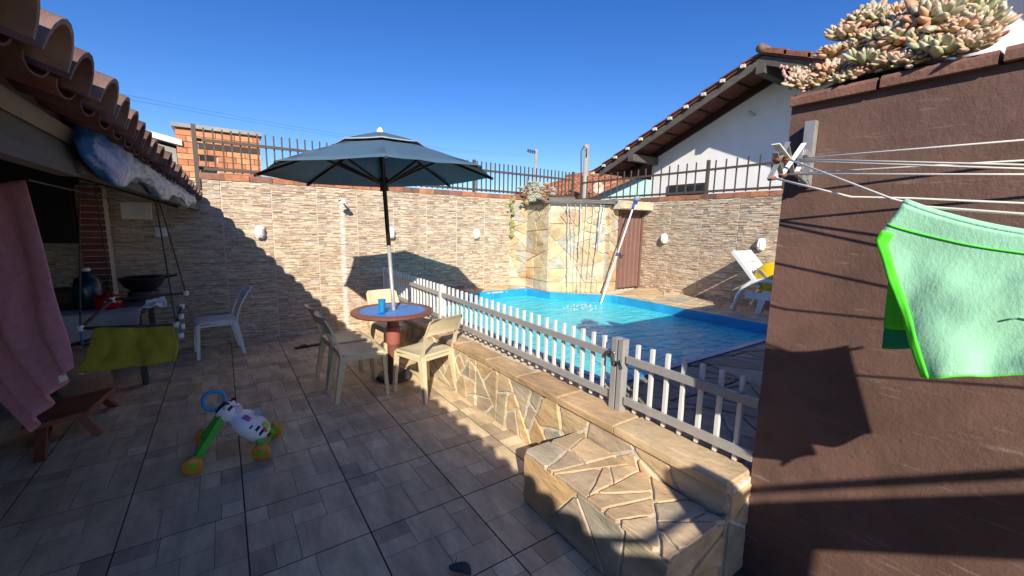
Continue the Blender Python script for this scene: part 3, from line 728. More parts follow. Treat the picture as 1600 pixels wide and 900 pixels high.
def make_chair(name, label, m_, group, bend=.0):
    c = thing(name, label, 'chair', group=group)
    # seat: rounded slab with a rolled front edge
    mb = MB(); rings = []
    for s_, z in ((.985, .408), (1, .416), (1, .428), (.985, .436), (.80, .4335), (.4, .428), (.05, .426)):
        ring = []
        for x, y in rrect(-.205, .205, -.20, .215, .05, 4):
            wv = 1 - .06 * (.215 - y) / .415
            ring.append(V((x * s_ * wv, (y - .01) * s_ + .01, z - (.016 if y > .17 and s_ > .9 else 0))))
        rings.append(ring)
    mb.loft(rings); autosmooth(mb.build('seat', m_, c), 50)
    mb = MB()
    for sx in (-1, 1): mb.box(min(sx * .197, sx * .185), max(sx * .197, sx * .185), -.16, .17, .372, .412)
    mb.box(-.17, .17, .185, .197, .378, .410); mb.box(-.16, .16, -.19, -.178, .372, .412); mb.build('seat_skirt', m_, c)
    def by(z): t_ = (z - .41) / .38; return -.192 - .085 * t_ - .05 * t_ * t_ * t_ - bend * t_ * t_
    # back posts
    for sx in (-1, 1):
        mb = MB(); rings = []
        for k in range(9):
            z = .40 + .37 * k / 8; xx = sx * (.192 - .012 * (k / 8)); wv = .030 + .014 * (1 - k / 8); d_ = .020
            yy = by(z); rings.append([V((xx - wv / 2, yy - d_ / 2, z)), V((xx + wv / 2, yy - d_ / 2, z)), V((xx + wv / 2 * .8, yy + d_ / 2, z)), V((xx - wv / 2 * .8, yy + d_ / 2, z))])
        mb.loft(rings); autosmooth(mb.build('back_post', m_, c), 35)
    # back panel: curved plate with rounded top corners, open below
    mb = MB(); nx = 14; nz = 7; z0, z1 = .635, .795
    fr_ = []; bk = []
    for j in range(nz + 1):
        v = j / nz; rowf = []; rowb = []
        for i in range(nx + 1):
            u = -1 + 2 * i / nx; zc = z0 + (z1 - z0) * v
            lim = 1 - max(0, abs(u) - .80) / .20
            if v > .6: zc = z0 + (z1 - z0) * (.6 + (v - .6) * (1 - (1 - math.sqrt(max(0, 1 - (1 - lim) ** 2))) * .75))
            if v < .3: zc -= .02 * (max(0, abs(u) - .75) / .25) ** 2
            bow = -.030 * (1 - u * u); yy = by(zc) + bow
            th = .006 + .006 * (v == 1 or v == 0)
            rowf.append(V((u * .195, yy + th, zc))); rowb.append(V((u * .195, yy - th, zc)))
        fr_.append(rowf); bk.append(rowb)
    rings = [fr_[j] + bk[j][::-1] for j in range(nz + 1)]; mb.loft(rings); autosmooth(mb.build('backrest', m_, c), 50)
    for sx in (-1, 1):
        mb = MB(); mb.loft([[V((sx * .165, .165, .41)), V((sx * .20, .165, .41)), V((sx * .20, .20, .41)), V((sx * .165, .20, .41))], [V((sx * .19, .19, 0)), V((sx * .222, .19, 0)), V((sx * .222, .222, 0)), V((sx * .19, .222, 0))]]); mb.build('leg', m_, c)
        mb = MB(); mb.loft([[V((sx * .150, -.205, .42)), V((sx * .205, -.205, .42)), V((sx * .205, -.145, .42)), V((sx * .150, -.145, .42))], [V((sx * .186, -.268, 0)), V((sx * .218, -.268, 0)), V((sx * .218, -.236, 0)), V((sx * .186, -.236, 0))]]); mb.build('leg', m_, c)
    return c
gch = 'cream plastic chairs around the round table'
c1 = make_chair('plastic_chair', 'cream plastic chair against the flagstone wall, its back to the camera', G['cream_plastic'], gch)
c1.location = (2.075, 1.10, 0); c1.rotation_euler.z = R(17)
dup(c1, (1.545, 1.425, 0), R(-92), 'cream plastic chair left of the table, the nearer of the side-by-side pair')
dup(c1, (1.535, 1.885, 0), R(-87), 'cream plastic chair left of the table, the farther of the side-by-side pair')
dup(c1, (2.17, 2.27, 0), R(187), 'cream plastic chair behind the table, facing the camera')
c5 = make_chair('plastic_chair', 'white plastic chair alone by the shaded clad wall', G['white_plastic'], None, .035)
c5.location = (.40, 3.56, 0); c5.rotation_euler.z = R(96)

# ================================================================== WALL FITTINGS
def make_lamp():
    t_ = thing('wall_lamp', '', 'lamp', group='oval bulkhead lamps on the clad walls')
    def oval(w_, h_, n_=20): 
        out_ = []
        for k in range(n_):
            a = 2 * pi * k / n_; ca, sa = cos(a), sin(a); out_.append((w_ * abs(ca) ** .8 * (1 if ca > 0 else -1), h_ * abs(sa) ** .62 * (1 if sa > 0 else -1)))
        return out_
    mb = MB(); mb.loft([[V((x, d, z)) for x, z in oval(w_, h_)] for w_, h_, d in ((.055, .088, .0), (.060, .095, -.012), (.060, .095, -.035), (.052, .086, -.045))]); autosmooth(mb.build('housing', G['white_plastic'], t_))
    mb = MB(); mb.loft([[V((x, d, z)) for x, z in oval(w_, h_)] for w_, h_, d in ((.046, .080, -.04), (.044, .077, -.062), (.032, .062, -.080), (.008, .02, -.086))]); mb.build('diffuser', G['lamp_glass'], t_, True)
    for x in (-.018, .018):
        mb = MB(); mb.tube([(x, -.046, -.085), (x, -.075, -.066), (x, -.093, 0), (x, -.075, .066), (x, -.046, .085)], .004, 6); mb.build('guard_bar', G['white_plastic'], t_, True)
    for z in (-.035, .035):
        mb = MB(); mb.tube([(-.053, -.044, z), (-.04, -.075, z), (0, -.091, z), (.04, -.075, z), (.053, -.044, z)], .004, 6); mb.build('guard_bar', G['white_plastic'], t_, True)
    return t_
lp = make_lamp(); lp.location = (.957, 3.985, 1.47); lp['label'] = 'white caged wall lamp beside the scalloped roof shadow'
dup(lp, (2.735, 3.985, 1.47), 0, 'white caged wall lamp hidden partly behind the umbrella pole')
dup(lp, (4.284, 3.985, 1.47), 0, 'white caged wall lamp between the umbrella and the waterfall')
dup(lp, (7.135, 2.094, 1.45), -pi / 2, 'white caged wall lamp right of the brown door')
dup(lp, (7.135, .43, 1.42), -pi / 2, 'white caged wall lamp above the sun lounger')
sh = thing('shower', 'white shower head on a short arm on the clad wall', 'shower', (1.99, 3.985, 1.95))
mb = MB(); mb.lathe([(.025, 0), (.025, .012), (.012, .02)], 14); o = mb.build('flange', G['chrome'], sh, True); o.rotation_euler.x = pi / 2
mb = MB(); mb.tube([(0, 0, 0), (0, -.06, .012), (.0, -.16, .0), (.0, -.19, -.02)], .011, 8); mb.build('arm', G['white_plastic'], sh, True)
mb = MB(); mb.lathe([(.018, .03), (.024, .0), (.062, -.028), (.062, -.04), (.005, -.042)], 20); o = mb.build('head', G['white_plastic'], sh, True); o.location = (0, -.20, -.02)
for nm, x, z, w_, h_, lab, mt, cat in (('wall_panel', -.265, 1.71, .27, .20, 'pale flat panel on the shaded wall beside the brick pillar', 'white_plastic', 'panel'), ('socket_box', -.065, 1.465, .115, .115, 'white electrical box on the shaded wall under the panel', 'white_plastic', 'socket')):
    t_ = thing(nm, lab, cat, (x, 3.985, z)); mb = MB(); mb.prism(rrect(-w_ / 2, w_ / 2, -h_ / 2, h_ / 2, .008, 2), (0, 0, 0), X_, Z_, -Y_, 0, .035, .005); mb.build('cover', G[mt], t_)
    mb = MB(); mb.prism(rrect(-w_ * .35, w_ * .35, -h_ * .35, h_ * .35, .006, 2), (0, -.035, 0), X_, Z_, -Y_, 0, .004, .002); mb.build('plate', G[mt], t_)
bpl = thing('brick_pillar', 'red brick pillar of the barbecue in the veranda shade', 'pillar', (-.6, 3.78, 0))
MB().box(-.095, .095, -.09, .20, 0, 1.95).build('pillar_core', G['mortar'], bpl)
me = MB().box(-.105, .105, -.012, 0, 0, .058).mesh('brick')
for k in range(29):
    o = put('brick', me, G['terracotta'], bpl); o.location = (0, -.09, .004 + k * .067); c = rnd.choice([(.25, .07, .05), (.30, .09, .06), (.22, .06, .045)]); o.color = (*c, 1)
bq = thing('barbecue_hood', 'dark brick barbecue recess at the back of the veranda', 'barbecue', (-1.5, 3.5, 0))
mb = MB(); mb.box(-1.2, .78, 0, .5, 0, .85); mb.build('counter', G['dark_wood'], bq); mb = MB(); mb.box(-1.2, .78, .1, .5, 1.35, 2.6); mb.build('hood', G['dark_interior'], bq)

# ================================================================== VERANDA CLUTTER
def cloth(name, m_, pts, nu, nv, fold, parent=None, th=.004, seed=0, bias=0):
    # pts: 2 polylines (left edge, right edge) top -> bottom
    Lf, Rt = [V(p) for p in pts[0]], [V(p) for p in pts[1]]
    def along(P, t_):
        k = min(int(t_ * (len(P) - 1)), len(P) - 2); return P[k].lerp(P[k + 1], t_ * (len(P) - 1) - k)
    mb = MB(); vs_ = []
    nrm_ = (Rt[0] - Lf[0]).cross(Lf[-1] - Lf[0]).normalized()
    for j in range(nv + 1):
        v = j / nv; a = along(Lf, v); b = along(Rt, v)
        for i in range(nu + 1):
            u = i / nu; p = a.lerp(b, u)
            f = fold[0] * (.35 + .65 * v) * sin(u * fold[1] + 1.5 * mnoise.noise(V((u * 2, v * 2, seed)))) + fold[2] * mnoise.noise(V((u * fold[3], v * fold[3] * .5, seed + 5)))
            vs_.append(p + nrm_ * f)
    mb.add(vs_, [(j * (nu + 1) + i, j * (nu + 1) + i + 1, (j + 1) * (nu + 1) + i + 1, (j + 1) * (nu + 1) + i) for j in range(nv) for i in range(nu)])
    o = mb.build(name, m_, parent, True); md = o.modifiers.new('thick', 'SOLIDIFY'); md.thickness = th; md.offset = 0
    return o
pt = thing('bath_towel', 'pink bath towel hanging at the left edge of the veranda', 'towel', (0, 0, 0))
def at(px, py, t_): return CAM + ray(px, py) * t_
cloth('towel_sheet', G['pink_towel'], ([at(-150, 300, 1.80), at(-110, 400, 1.80), at(-60, 560, 1.80), at(44, 676, 1.76)], [at(38, 282, 1.74), at(68, 400, 1.73), at(92, 500, 1.72), at(114, 574, 1.72)]), 44, 40, (.022, 19, .016, 3), pt, .007, 1)
cloth('towel_back', G['pink_towel'], ([at(-150, 300, 1.88), at(-120, 400, 1.90), at(-60, 560, 1.93), at(-10, 590, 1.95)], [at(36, 283, 1.80), at(60, 400, 1.85), at(80, 470, 1.87), at(98, 520, 1.88)]), 30, 30, (.02, 15, .014, 3), pt, .007, 9)
mb = MB(); a, b, c, d = at(90, 588, 1.71), at(101, 584, 1.71), at(105, 593, 1.71), at(94, 598, 1.71); mb.loft([[a, b, c, d], [q + c_f * .003 for q in (a, b, c, d)]]); mb.build('care_label', G['white_cloth'], pt)
ln = MB(); ln.tube([at(-300, 318, 1.9), at(-100, 297, 1.82), at(44, 281, 1.76)] + [V((-.35, 3.9, 1.80))], .004, 6); o = ln.build('washing_line', G['charcoal']); tag(o, 'thin dark washing line carrying the pink towel', 'washing line')

sw = thing('hanging_swing', 'hanging baby swing with a yellow cushion and white fittings', 'swing', (0, 0, 0))
A = V((-.435, 2.0, .745)); B = V((.155, 2.0, .705)); Cb = V((-.30, 2.42, .90)); Db = V((.22, 2.35, .93))
for nm, a, b in (('front_bar', A, B), ('back_bar', Cb, Db), ('side_bar', B + V((0, .02, .0)), V((.19, 2.2, .83))), ('side_bar', A, Cb)):
    mb = MB(); mb.tube([a, b], .0125, 10); mb.build(nm, G['charcoal'] if nm == 'front_bar' else G['grey_wood'], sw, True)
for p in (A, B, Cb, Db, B + V((.025, 0, -.10)), V((.19, 2.2, .83)), B + V((.035, .05, -.03)), B + V((.035, .05, .06))):
    mb = MB(); mb.tube([p + V((0, 0, -.022)), p + V((0, 0, .022))], .022, 10); mb.build('fitting', G['white_plastic'], sw, True)
for a, b in ((A, V((-.33, 2.0, 1.95))), (B, V((.10, 2.0, 1.85))), (Db, V((.11, 2.05, 1.85))), (Cb, V((-.27, 2.1, 1.95)))):
    mb = MB(); mb.tube([a, b], .006, 6); mb.build('rope', G['charcoal'], sw)
mb = MB(); mb.tube([B + V((.02, 0, 0)), B + V((.035, 0, -.05)), B + V((.03, 0, -.11))], .008, 6); mb.build('strap', G['blue_plastic'], sw, True)
mb = MB(); mb.tube([A + V((0, 0, -.02)), A + V((0, 0, -.13)), A + V((.05, .03, -.11))], .010, 6); mb.build('strap', G['blue_plastic'], sw, True)
cloth('cushion', G['yellow_cloth'], ([A + V((.09, -.01, -.01)), A + V((.03, -.06, -.20)), A + V((-.04, -.05, -.34))], [B + V((-.02, -.01, -.01)), B + V((.0, -.06, -.16)), B + V((-.02, -.05, -.31))]), 44, 26, (.018, 14, .05, 5), sw, .06, 3)
mb = MB(); 
for k in range(9):
    x = -.45 + .045 * k; p = V((x, 1.955, .405 + .004 * k)); mb.add([p + V((-.028, 0, .02)), p + V((.028, 0, .02)), p + V((.02, .002, -.014)), p + V((0, .004, -.026)), p + V((-.02, .002, -.014))], [(0, 4, 3, 2, 1)])
o = mb.build('lace_trim', G['white_cloth'], sw); o.modifiers.new('t', 'SOLIDIFY').thickness = .002

tt = thing('veranda_table', 'table with a white cloth in the shade behind the swing', 'table', (-.52, 2.85, 0))
mb = MB(); mb.box(-.75, .40, -.2, .75, .715, .74); mb.build('table_top', G['grey_wood'], tt)
for x in (-.7, .34):
    for y in (-.15, .68): mb = MB(); mb.box(x - .025, x + .025, y - .025, y + .025, 0, .715); mb.build('leg', G['grey_wood'], tt)
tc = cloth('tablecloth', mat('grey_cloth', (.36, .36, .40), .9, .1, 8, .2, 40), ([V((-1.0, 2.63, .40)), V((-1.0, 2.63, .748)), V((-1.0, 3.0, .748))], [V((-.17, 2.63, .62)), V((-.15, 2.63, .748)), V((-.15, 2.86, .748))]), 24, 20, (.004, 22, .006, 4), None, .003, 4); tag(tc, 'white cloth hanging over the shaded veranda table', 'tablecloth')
wk = thing('frying_pan', 'black pan with a shiny rim on the shaded table', 'pan', (-.21, 3.4, .745))
mb = MB(); mb.lathe([(.10, 0), (.16, .05), (.20, .14), (.205, .145), (.19, .145), (.14, .05), (.02, .02)], 28); o = mb.build('pan_body', G['black_pan'], wk, True); o.location.z = .10
mb = MB(); mb.lathe([(.13, 0), (.13, .09), (.11, .10)], 20); mb.build('burner', G['charcoal'], wk)
mb = MB(); mb.tube([(.19, 0, .235), (.30, -.06, .26)], .012, 8); mb.build('handle', G['black_rubber'], wk, True)
jg = thing('water_jug', 'dark blue water jug on the shaded table', 'jug', (-.58, 3.1, .745))
mb = MB(); mb.lathe([(.10, 0), (.115, .02), (.115, .20), (.09, .28), (.035, .32), (.03, .36)], 22); mb.build('jug_body', mat('jug_blue', (.008, .04, .07), .25, .1), jg, True)
mb = MB(); mb.lathe([(.034, .355), (.034, .385), (.01, .39)], 16); mb.build('cap', G['white_plastic'], jg, True)
rp = thing('red_pot', 'small red covered pot on the shaded table', 'pot', (-.42, 2.92, .745))
mb = MB(); mb.lathe([(.08, 0), (.105, .02), (.11, .09), (.105, .10)], 22); mb.build('pot_body', mat('red_enamel', (.32, .012, .015), .3, .1), rp, True)
mb = MB(); mb.lathe([(.108, .10), (.09, .125), (.03, .14), (.02, .16), (.005, .165)], 22); mb.build('lid', G['red_enamel'], rp, True)
rg = cloth('folded_rag', G['white_cloth'], ([V((-.14, 2.9, .80)), V((-.15, 2.9, .76)), V((-.16, 2.8, .75))], [V((.0, 2.95, .83)), V((.02, 2.92, .78)), V((.02, 2.82, .75))]), 12, 10, (.012, 9, .02, 4), None, .012, 6); tag(rg, 'crumpled pale rag near the pan on the shaded table', 'rag')

bn = thing('wooden_stool', 'low reddish wooden bench under the swing', 'bench', (0, 0, 0))
mb = MB(); mb.prism([tuple(on(px, py, 2, .20)[:2]) for px, py in ((180, 604), (138, 641), (30, 672), (50, 634))], (0, 0, .165), X_, Y_, Z_, 0, .035, .006); mb.build('seat', G['red_wood'], bn)
for a, b in (((-.335, 2.2, 0), tuple(on(160, 622, 2, .17))), ((-.32, 1.577, 0), tuple(on(126, 648, 2, .17))), ((-.556, 1.30, 0), tuple(on(66, 664, 2, .17))), ((-.60, 1.50, 0), tuple(on(78, 650, 2, .17)))):
    mb = MB(); mb.bar(a, b, .055, .03, (0, 1, 0)); mb.build('leg', G['red_wood'], bn)
mb = MB(); mb.bar(tuple(on(160, 622, 2, .14)), tuple(on(60, 660, 2, .14)), .04, .04); mb.build('stretcher', G['red_wood'], bn)
bo = thing('shaded_sack', 'worn brown cloth bundle on the floor under the table', 'bundle', (-.62, 2.75, 0))
mb = MB(); rings = []
for k in range(9):
    z = .42 * k / 8; r_ = .20 * math.sqrt(max(.02, 1 - ((k - 3) / 6.2) ** 2)); rings.append([V((r_ * cos(a) * (1 + .15 * mnoise.noise(V((cos(a) * 2, sin(a) * 2, z * 8)))), r_ * .9 * sin(a), z)) for a in [2 * pi * q / 18 for q in range(18)]])
mb.loft(rings); mb.build('bundle_body', G['ochre_cloth'], bo, True)
mb = MB(); mb.tube([(-.02, 0, .40), (0, 0, .44)], [.06, .02], 10); mb.build('knot', G['ochre_cloth'], bo, True)

sr = thing('floor_strap', 'dark webbing strap lying on the tiles by the wall', 'strap', (1.22, 3.25, 0))
mb = MB(); q = [V((0, 0, .012)), V((.08, .015, .016)), V((.10, .02, .012)), V((.30, .06, .010)), V((.55, .10, .012))]
mb.loft([[p + V((-.01, .035, .004)), p + V((.01, -.035, .004)), p + V((.01, -.035, -.008)), p + V((-.01, .035, -.008))] for p in q]); mb.build('webbing', G['black_rubber'], sr)
mb = MB(); mb.box(.07, .14, -.03, .05, .014, .03, rot=Matrix.Rotation(.2, 3, 'Z')); mb.build('buckle', G['charcoal'], sr)
lf = thing('fallen_leaf', 'dark curled leaf on the tiles at the bottom edge', 'leaf', (1.352, -1.03, .006))
mb = MB(); vs_ = []; fs = []
for k in range(9):
    t_ = k / 8; w_ = .034 * sin(pi * t_) ** .7 + .001
    for s_ in (-1, 0, 1): vs_.append(V((s_ * w_ + .01 * sin(t_ * 5), t_ * .12 - .06, .004 + .012 * abs(s_) * sin(t_ * 3) + .006 * t_)))
for k in range(8):
    for s_ in (0, 1): fs.append((k * 3 + s_, k * 3 + s_ + 1, k * 3 + s_ + 4, k * 3 + s_ + 3))
mb.add(vs_, fs); o = mb.build('blade', G['leaf_dry'], lf, True); o.rotation_euler.z = .5; o.modifiers.new('t', 'SOLIDIFY').thickness = .0015
mb = MB(); mb.tube([(0, .05, .008), (.02, .075, .012)], .002, 5); mb.build('stalk', G['leaf_dry'], lf)

# ================================================================== TOY WALKER
ty = thing('toy_walker', 'zebra push-along toy walker with yellow wheels and blue ring handle', 'toy walker', (0, 0, 0))
W4 = {'a': V((.285, .60, .055)), 'b': V((.335, 1.02, .055)), 'c': V((.66, .56, .055)), 'd': V((.765, .85, .055))}
axr = (W4['b'] - W4['a']).normalized(); axf = (W4['d'] - W4['c']).normalized()
for k_, p in W4.items():
    axv = axr if k_ in 'ab' else axf
    wl = bpy.data.objects.new('wheel', None)
    mb = MB(); a = axv.cross(Z_).normalized(); rings = []
    for off, r_ in ((-.022, .046), (-.016, .055), (.016, .055), (.022, .046), (.023, .02)): rings.append([p + axv * off + (a * cos(2 * pi * q / 22) + Z_ * sin(2 * pi * q / 22)) * r_ for q in range(22)])
    mb.loft(rings); wv = autosmooth(mb.build('wheel', G['toy_orange'], ty), 35)
    for sg in (-1, 1):
        mb = MB(); mb.loft([[p + axv * off * sg + (a * cos(2 * pi * q / 16) + Z_ * sin(2 * pi * q / 16)) * r_ for q in range(16)] for off, r_ in ((.02, .020), (.027, .018), (.028, .004))]); mb.build('hub_cap', G['toy_green'], wv)
TOP = V((.47, .80, .30)); 
for s_ in 'ab':
    mb = MB(); p = W4[s_]; q = TOP + (p - (W4['a'] + W4['b']) / 2) * .28; inn_ = axr * (.032 if s_ == 'a' else -.032)
    mb.bar(p + inn_, q, .030, .045); mb.build('rear_leg', G['toy_green'], ty)
mb = MB(); mb.tube([W4['a'], W4['b']], .008, 8); mb.build('axle', G['toy_green'], ty); mb = MB(); mb.tube([W4['c'], W4['d']], .008, 8); mb.build('axle', G['toy_green'], ty)
mb = MB(); mb.bar(W4['c'] + axf * .03 + V((0, 0, .0)), W4['c'] + axf * .07 + V((-.03, 0, .06)), .04, .03); mb.bar(W4['d'] - axf * .03, W4['d'] - axf * .07 + V((-.03, 0, .06)), .04, .03); mb.build('front_fork', G['toy_green'], ty)
# zebra body: lofted along its spine, striped plates
FC = (W4['c'] + W4['d']) / 2; S0 = TOP + V((-.02, .0, .045)); S1 = FC + V((-.01, 0, .045)); dv = (S1 - S0).normalized(); sv = axf.copy(); sv = (sv - dv * sv.dot(dv)).normalized(); uv_ = sv.cross(dv).normalized()
if uv_.z < 0: uv_ = -uv_
mb = MB(); prof = [(0, .04, .035), (.05, .068, .05), (.14, .08, .062), (.24, .075, .06), (.31, .06, .045), (.36, .075, .042), (.46, .11, .055), (.62, .12, .06), (.80, .112, .058), (.95, .09, .045), (1.0, .06, .03)]
Lz = (S1 - S0).length; rings = []
for s_, w_, h_ in prof:
    c0 = S0 + dv * (s_ * Lz); rings.append([c0 + sv * (w_ * abs(cos(a)) ** .6 * (1 if cos(a) > 0 else -1)) + uv_ * (h_ * abs(sin(a)) ** .7 * (1 if sin(a) > 0 else -1)) for a in [2 * pi * q / 20 for q in range(20)]])
for k in range(len(rings) - 1):
    mb.col = (.80, .80, .86) if k not in (0,) else (.02, .02, .02); mb.loft([rings[k], rings[k + 1]], caps=k in (0, len(rings) - 2))
zb = mb.mesh('body', True); bm = bmesh.new(); bm.from_mesh(zb); bmesh.ops.remove_doubles(bm, verts=bm.verts, dist=.0005); bmesh.ops.recalc_face_normals(bm, faces=bm.faces); bm.to_mesh(zb); bm.free(); body = put('body', zb, G['toy_white'], ty)
def plate(s0, s1, w0, w1, m_, nm, lift=.001):
    mb = MB(); top_ = []
    def P(s_, w_):
        for (a, wa, ha), (b, wb_, hb) in zip(prof[:-1], prof[1:]):
            if a <= s_ <= b: t_ = (s_ - a) / (b - a); hh = ha + (hb - ha) * t_; ww = wa + (wb_ - wa) * t_; break
        x = max(-.97, min(.97, w_ / ww)); return S0 + dv * (s_ * Lz) + sv * w_ + uv_ * (hh * (1 - abs(x) ** 3.3) ** .35 + lift)
    nu = 6; vs_ = [P(s0 + (s1 - s0) * i / 3, w0 + (w1 - w0) * j / nu) for i in range(4) for j in range(nu + 1)]
    mb.add(vs_, [(i * (nu + 1) + j, i * (nu + 1) + j + 1, (i + 1) * (nu + 1) + j + 1, (i + 1) * (nu + 1) + j) for i in range(3) for j in range(nu)])
    o = mb.build(nm, m_, ty, True); o.modifiers.new('t', 'SOLIDIFY').thickness = .004; return o
for s0, s1, w0, w1 in ((.05, .10, -.06, -.012), (.05, .10, .012, .06), (.14, .19, -.072, -.035), (.14, .19, .035, .072), (.76, .81, -.10, -.055), (.86, .91, -.095, -.055), (.66, .69, -.11, -.085)): plate(s0, s1, w0, w1, G['black_rubber'], 'stripe', .002)
plate(.44, .58, -.08, -.03, mat('toy_purple', (.25, .16, .45), .4, .1), 'activity_disc', .006); plate(.46, .54, -.055, -.04, mat('toy_red', (.7, .04, .08), .4, .1), 'activity_button', .012)
plate(.80, .93, -.03, .04, mat('toy_lime', (.35, .65, .08), .4, .1), 'activity_plate', .005); plate(.86, .96, -.055, -.035, G['toy_red'], 'activity_button', .008); plate(.55, .68, .03, .085, mat('toy_cyan', (.03, .42, .62), .4, .1), 'activity_spinner', .020)
plate(.18, .20, -.03, -.022, G['black_rubber'], 'eye', .003); plate(.18, .20, .022, .03, G['black_rubber'], 'eye', .003)
for sg in (-1, 1):
    p = S0 + dv * (.10 * Lz) + sv * (.058 * sg) + uv_ * .05; mb = MB(); mb.tube([p - uv_ * .02, p + uv_ * .004 + sv * (.008 * sg), p + uv_ * .016 + sv * (.012 * sg)], [.016, .015, .006], 8); mb.build('ear', G['black_rubber'] if sg > 0 else G['white_plastic'], ty, True)
mb = MB(); rings = []
c0 = S0 + dv * (.27 * Lz) + uv_ * .035
for k in range(7):
    b = -pi / 2 + pi * k / 6; rings.append([c0 + uv_ * (.035 * sin(b)) + (sv * cos(q) * .055 + dv * sin(q) * .036) * max(.03, cos(b)) for q in [2 * pi * z_ / 16 for z_ in range(16)]])
mb.loft(rings); mb.build('muzzle', mat('toy_grey', (.55, .56, .62), .35, .04), ty, True)
mb = MB(); cR = S0 - dv * .055 + uv_ * .005; e2_ = (uv_ * .8 + sv * .6).normalized(); rings = []
for i in range(25):
    a = 2 * pi * i / 24; dd = e2_ * cos(a) - dv * sin(a); nr_ = e2_.cross(dv).normalized(); rings.append([cR + dd * .062 + (dd * cos(2 * pi * q / 8) + nr_ * sin(2 * pi * q / 8)) * .0125 for q in range(8)])
mb.loft(rings, caps=False); mb.build('ring_handle', mat('toy_blue', (.01, .30, .58), .3, .05), ty, True)

# ================================================================== POOLSIDE
pp = thing('pool_brush', 'long pool brush pole leaning from the water onto the lintel', 'pool brush', (0, 0, 0))
P0 = V((5.66, 2.22, .30)); P1 = V((6.56, 2.34, 2.11)); d = (P1 - P0).normalized()
mb = MB(); mb.tube([P0, P0.lerp(P1, .48)], .019, 10); mb.build('lower_pole', G['white_plastic'], pp, True)
mb = MB(); mb.tube([P0.lerp(P1, .47), P0.lerp(P1, .92)], .015, 10); mb.build('upper_pole', G['white_plastic'], pp, True)
mb = MB(); mb.tube([P0.lerp(P1, .465), P0.lerp(P1, .495)], .025, 10); mb.build('clamp', mat('deep_blue', (.02, .07, .42), .4, .1), pp, True)
mb = MB(); mb.tube([P0.lerp(P1, .91), P0.lerp(P1, .99)], [.018, .022], 10); mb.build('socket', G['deep_blue'], pp, True)
mb = MB(); q = P0.lerp(P1, 1.0); mb.tube([q + V((-.03, -.02, .0)), q + V((.0, -.02, .03)), q + V((.04, -.02, .035)), q + V((.07, -.02, .02))], [.03, .05, .05, .025], 12); mb.build('brush_head', mat('brush_grey', (.22, .27, .33), .6, .2), pp, True)

sl = thing('sun_lounger', 'white plastic sun lounger with raised back by the clad wall', 'sun lounger', (0, 0, 0))
XA, XB = 6.45, 7.0
ba = V((0, .10, .86)); bt = V((0, .52, 1.325)); dl = (bt - ba).normalized(); Lb = (bt - ba).length; nb = V((0, -dl.z, dl.y))
for s0, s1 in ((.0, .36), (.385, .66), (.685, 1.0)):
    w0 = 0; poly = rrect(XA + .045, XB - .045, s0 * Lb, s1 * Lb, .03 if s1 == 1 else .006, 3)
    mb = MB(); mb.prism(poly, ba, X_, dl, nb, -.012, .012, .006); mb.build('back_slat', G['white_plastic'], sl)
mb = MB(); mb.bar(ba + X_ * (XA + .03), bt + X_ * (XA + .05), .045, .05, (1, 0, 0)); mb.build('back_frame', G['white_plastic'], sl)
mb = MB(); mb.bar(ba + X_ * (XB - .03), bt + X_ * (XB - .05), .045, .05, (1, 0, 0)); mb.build('back_frame', G['white_plastic'], sl)
for k in range(6):
    mb = MB(); mb.box(XA + .04, XB - .04, .06 - .22 * (k + 1) + .012, .06 - .22 * k, .80, .825); mb.build('seat_slat', G['white_plastic'], sl)
for x in (XA, XB):
    mb = MB(); mb.tube([(x, .40, .54), (x, .37, .70), (x, .30, .83), (x, .20, .92), (x, .08, .955), (x, -.15, .96), (x, -.35, .93), (x, -.45, .82)], [.03, .034, .034, .034, .032, .03, .03, .03], 8); mb.build('arm', G['white_plastic'], sl, True)
    mb = MB(); mb.tube([(x + .012, .41, ZD + .045), (x - .012, .41, ZD + .045)], .045, 14); mb.build('foot', G['white_plastic'], sl, True)
    mb = MB(); mb.bar((x + (.03 if x == XA else -.03), .28, .735), (x + (.03 if x == XA else -.03), -1.3, .76), .03, .09); mb.build('side_rail', G['white_plastic'], sl)
    for y in (.05, -1.2): mb = MB(); mb.taper((x + (.05 if x == XA else -.05), y, .72), (x + (.05 if x == XA else -.05), y + .05, ZD), (.05, .10), (.04, .06)); mb.build('leg', G['white_plastic'], sl)
yb = thing('beach_bag', 'bright yellow printed bag lying on the sun lounger', 'bag', (0, 0, 0))
mb = MB(); rings = []; C0 = V((6.62, .0, 1.0))
for k in range(13):
    a = -pi / 2 + pi * k / 12; z = sin(a) * .20; r_ = max(.01, cos(a)) ** .6
    rings.append([C0 + V((.17 * r_ * cos(b), .25 * r_ * sin(b) - z * .25, z * (1 + .1 * mnoise.noise(V((cos(b), sin(b), z * 4)))))) for b in [2 * pi * q / 24 for q in range(24)]])
mb.loft(rings); mb.build('bag_body', G['yellow_bag'], yb, True)
mb = MB(); rings = []
for k in range(12):                       # the pale printed band with dark outline, too small to read
    t_ = k / 11; yq = .20 - .22 * t_; zq = 1.095 - .10 * t_ * t_ - .02 * t_
    b = V((0, yq, zq)); rel = (b - C0); rr_ = max(0.05, 1 - (rel.y / .25) ** 2 - (rel.z / .20) ** 2); xx = C0.x - .172 * math.sqrt(rr_)
    rings.append([V((xx - .004, yq + .008, zq + .028)), V((xx - .004, yq - .008, zq - .028)), V((xx + .01, yq - .008, zq - .028)), V((xx + .01, yq + .008, zq + .028))])
mb.loft(rings); mb.build('printed_band', mat('print_grey', (.42, .40, .34), .7, .5, 70), yb)

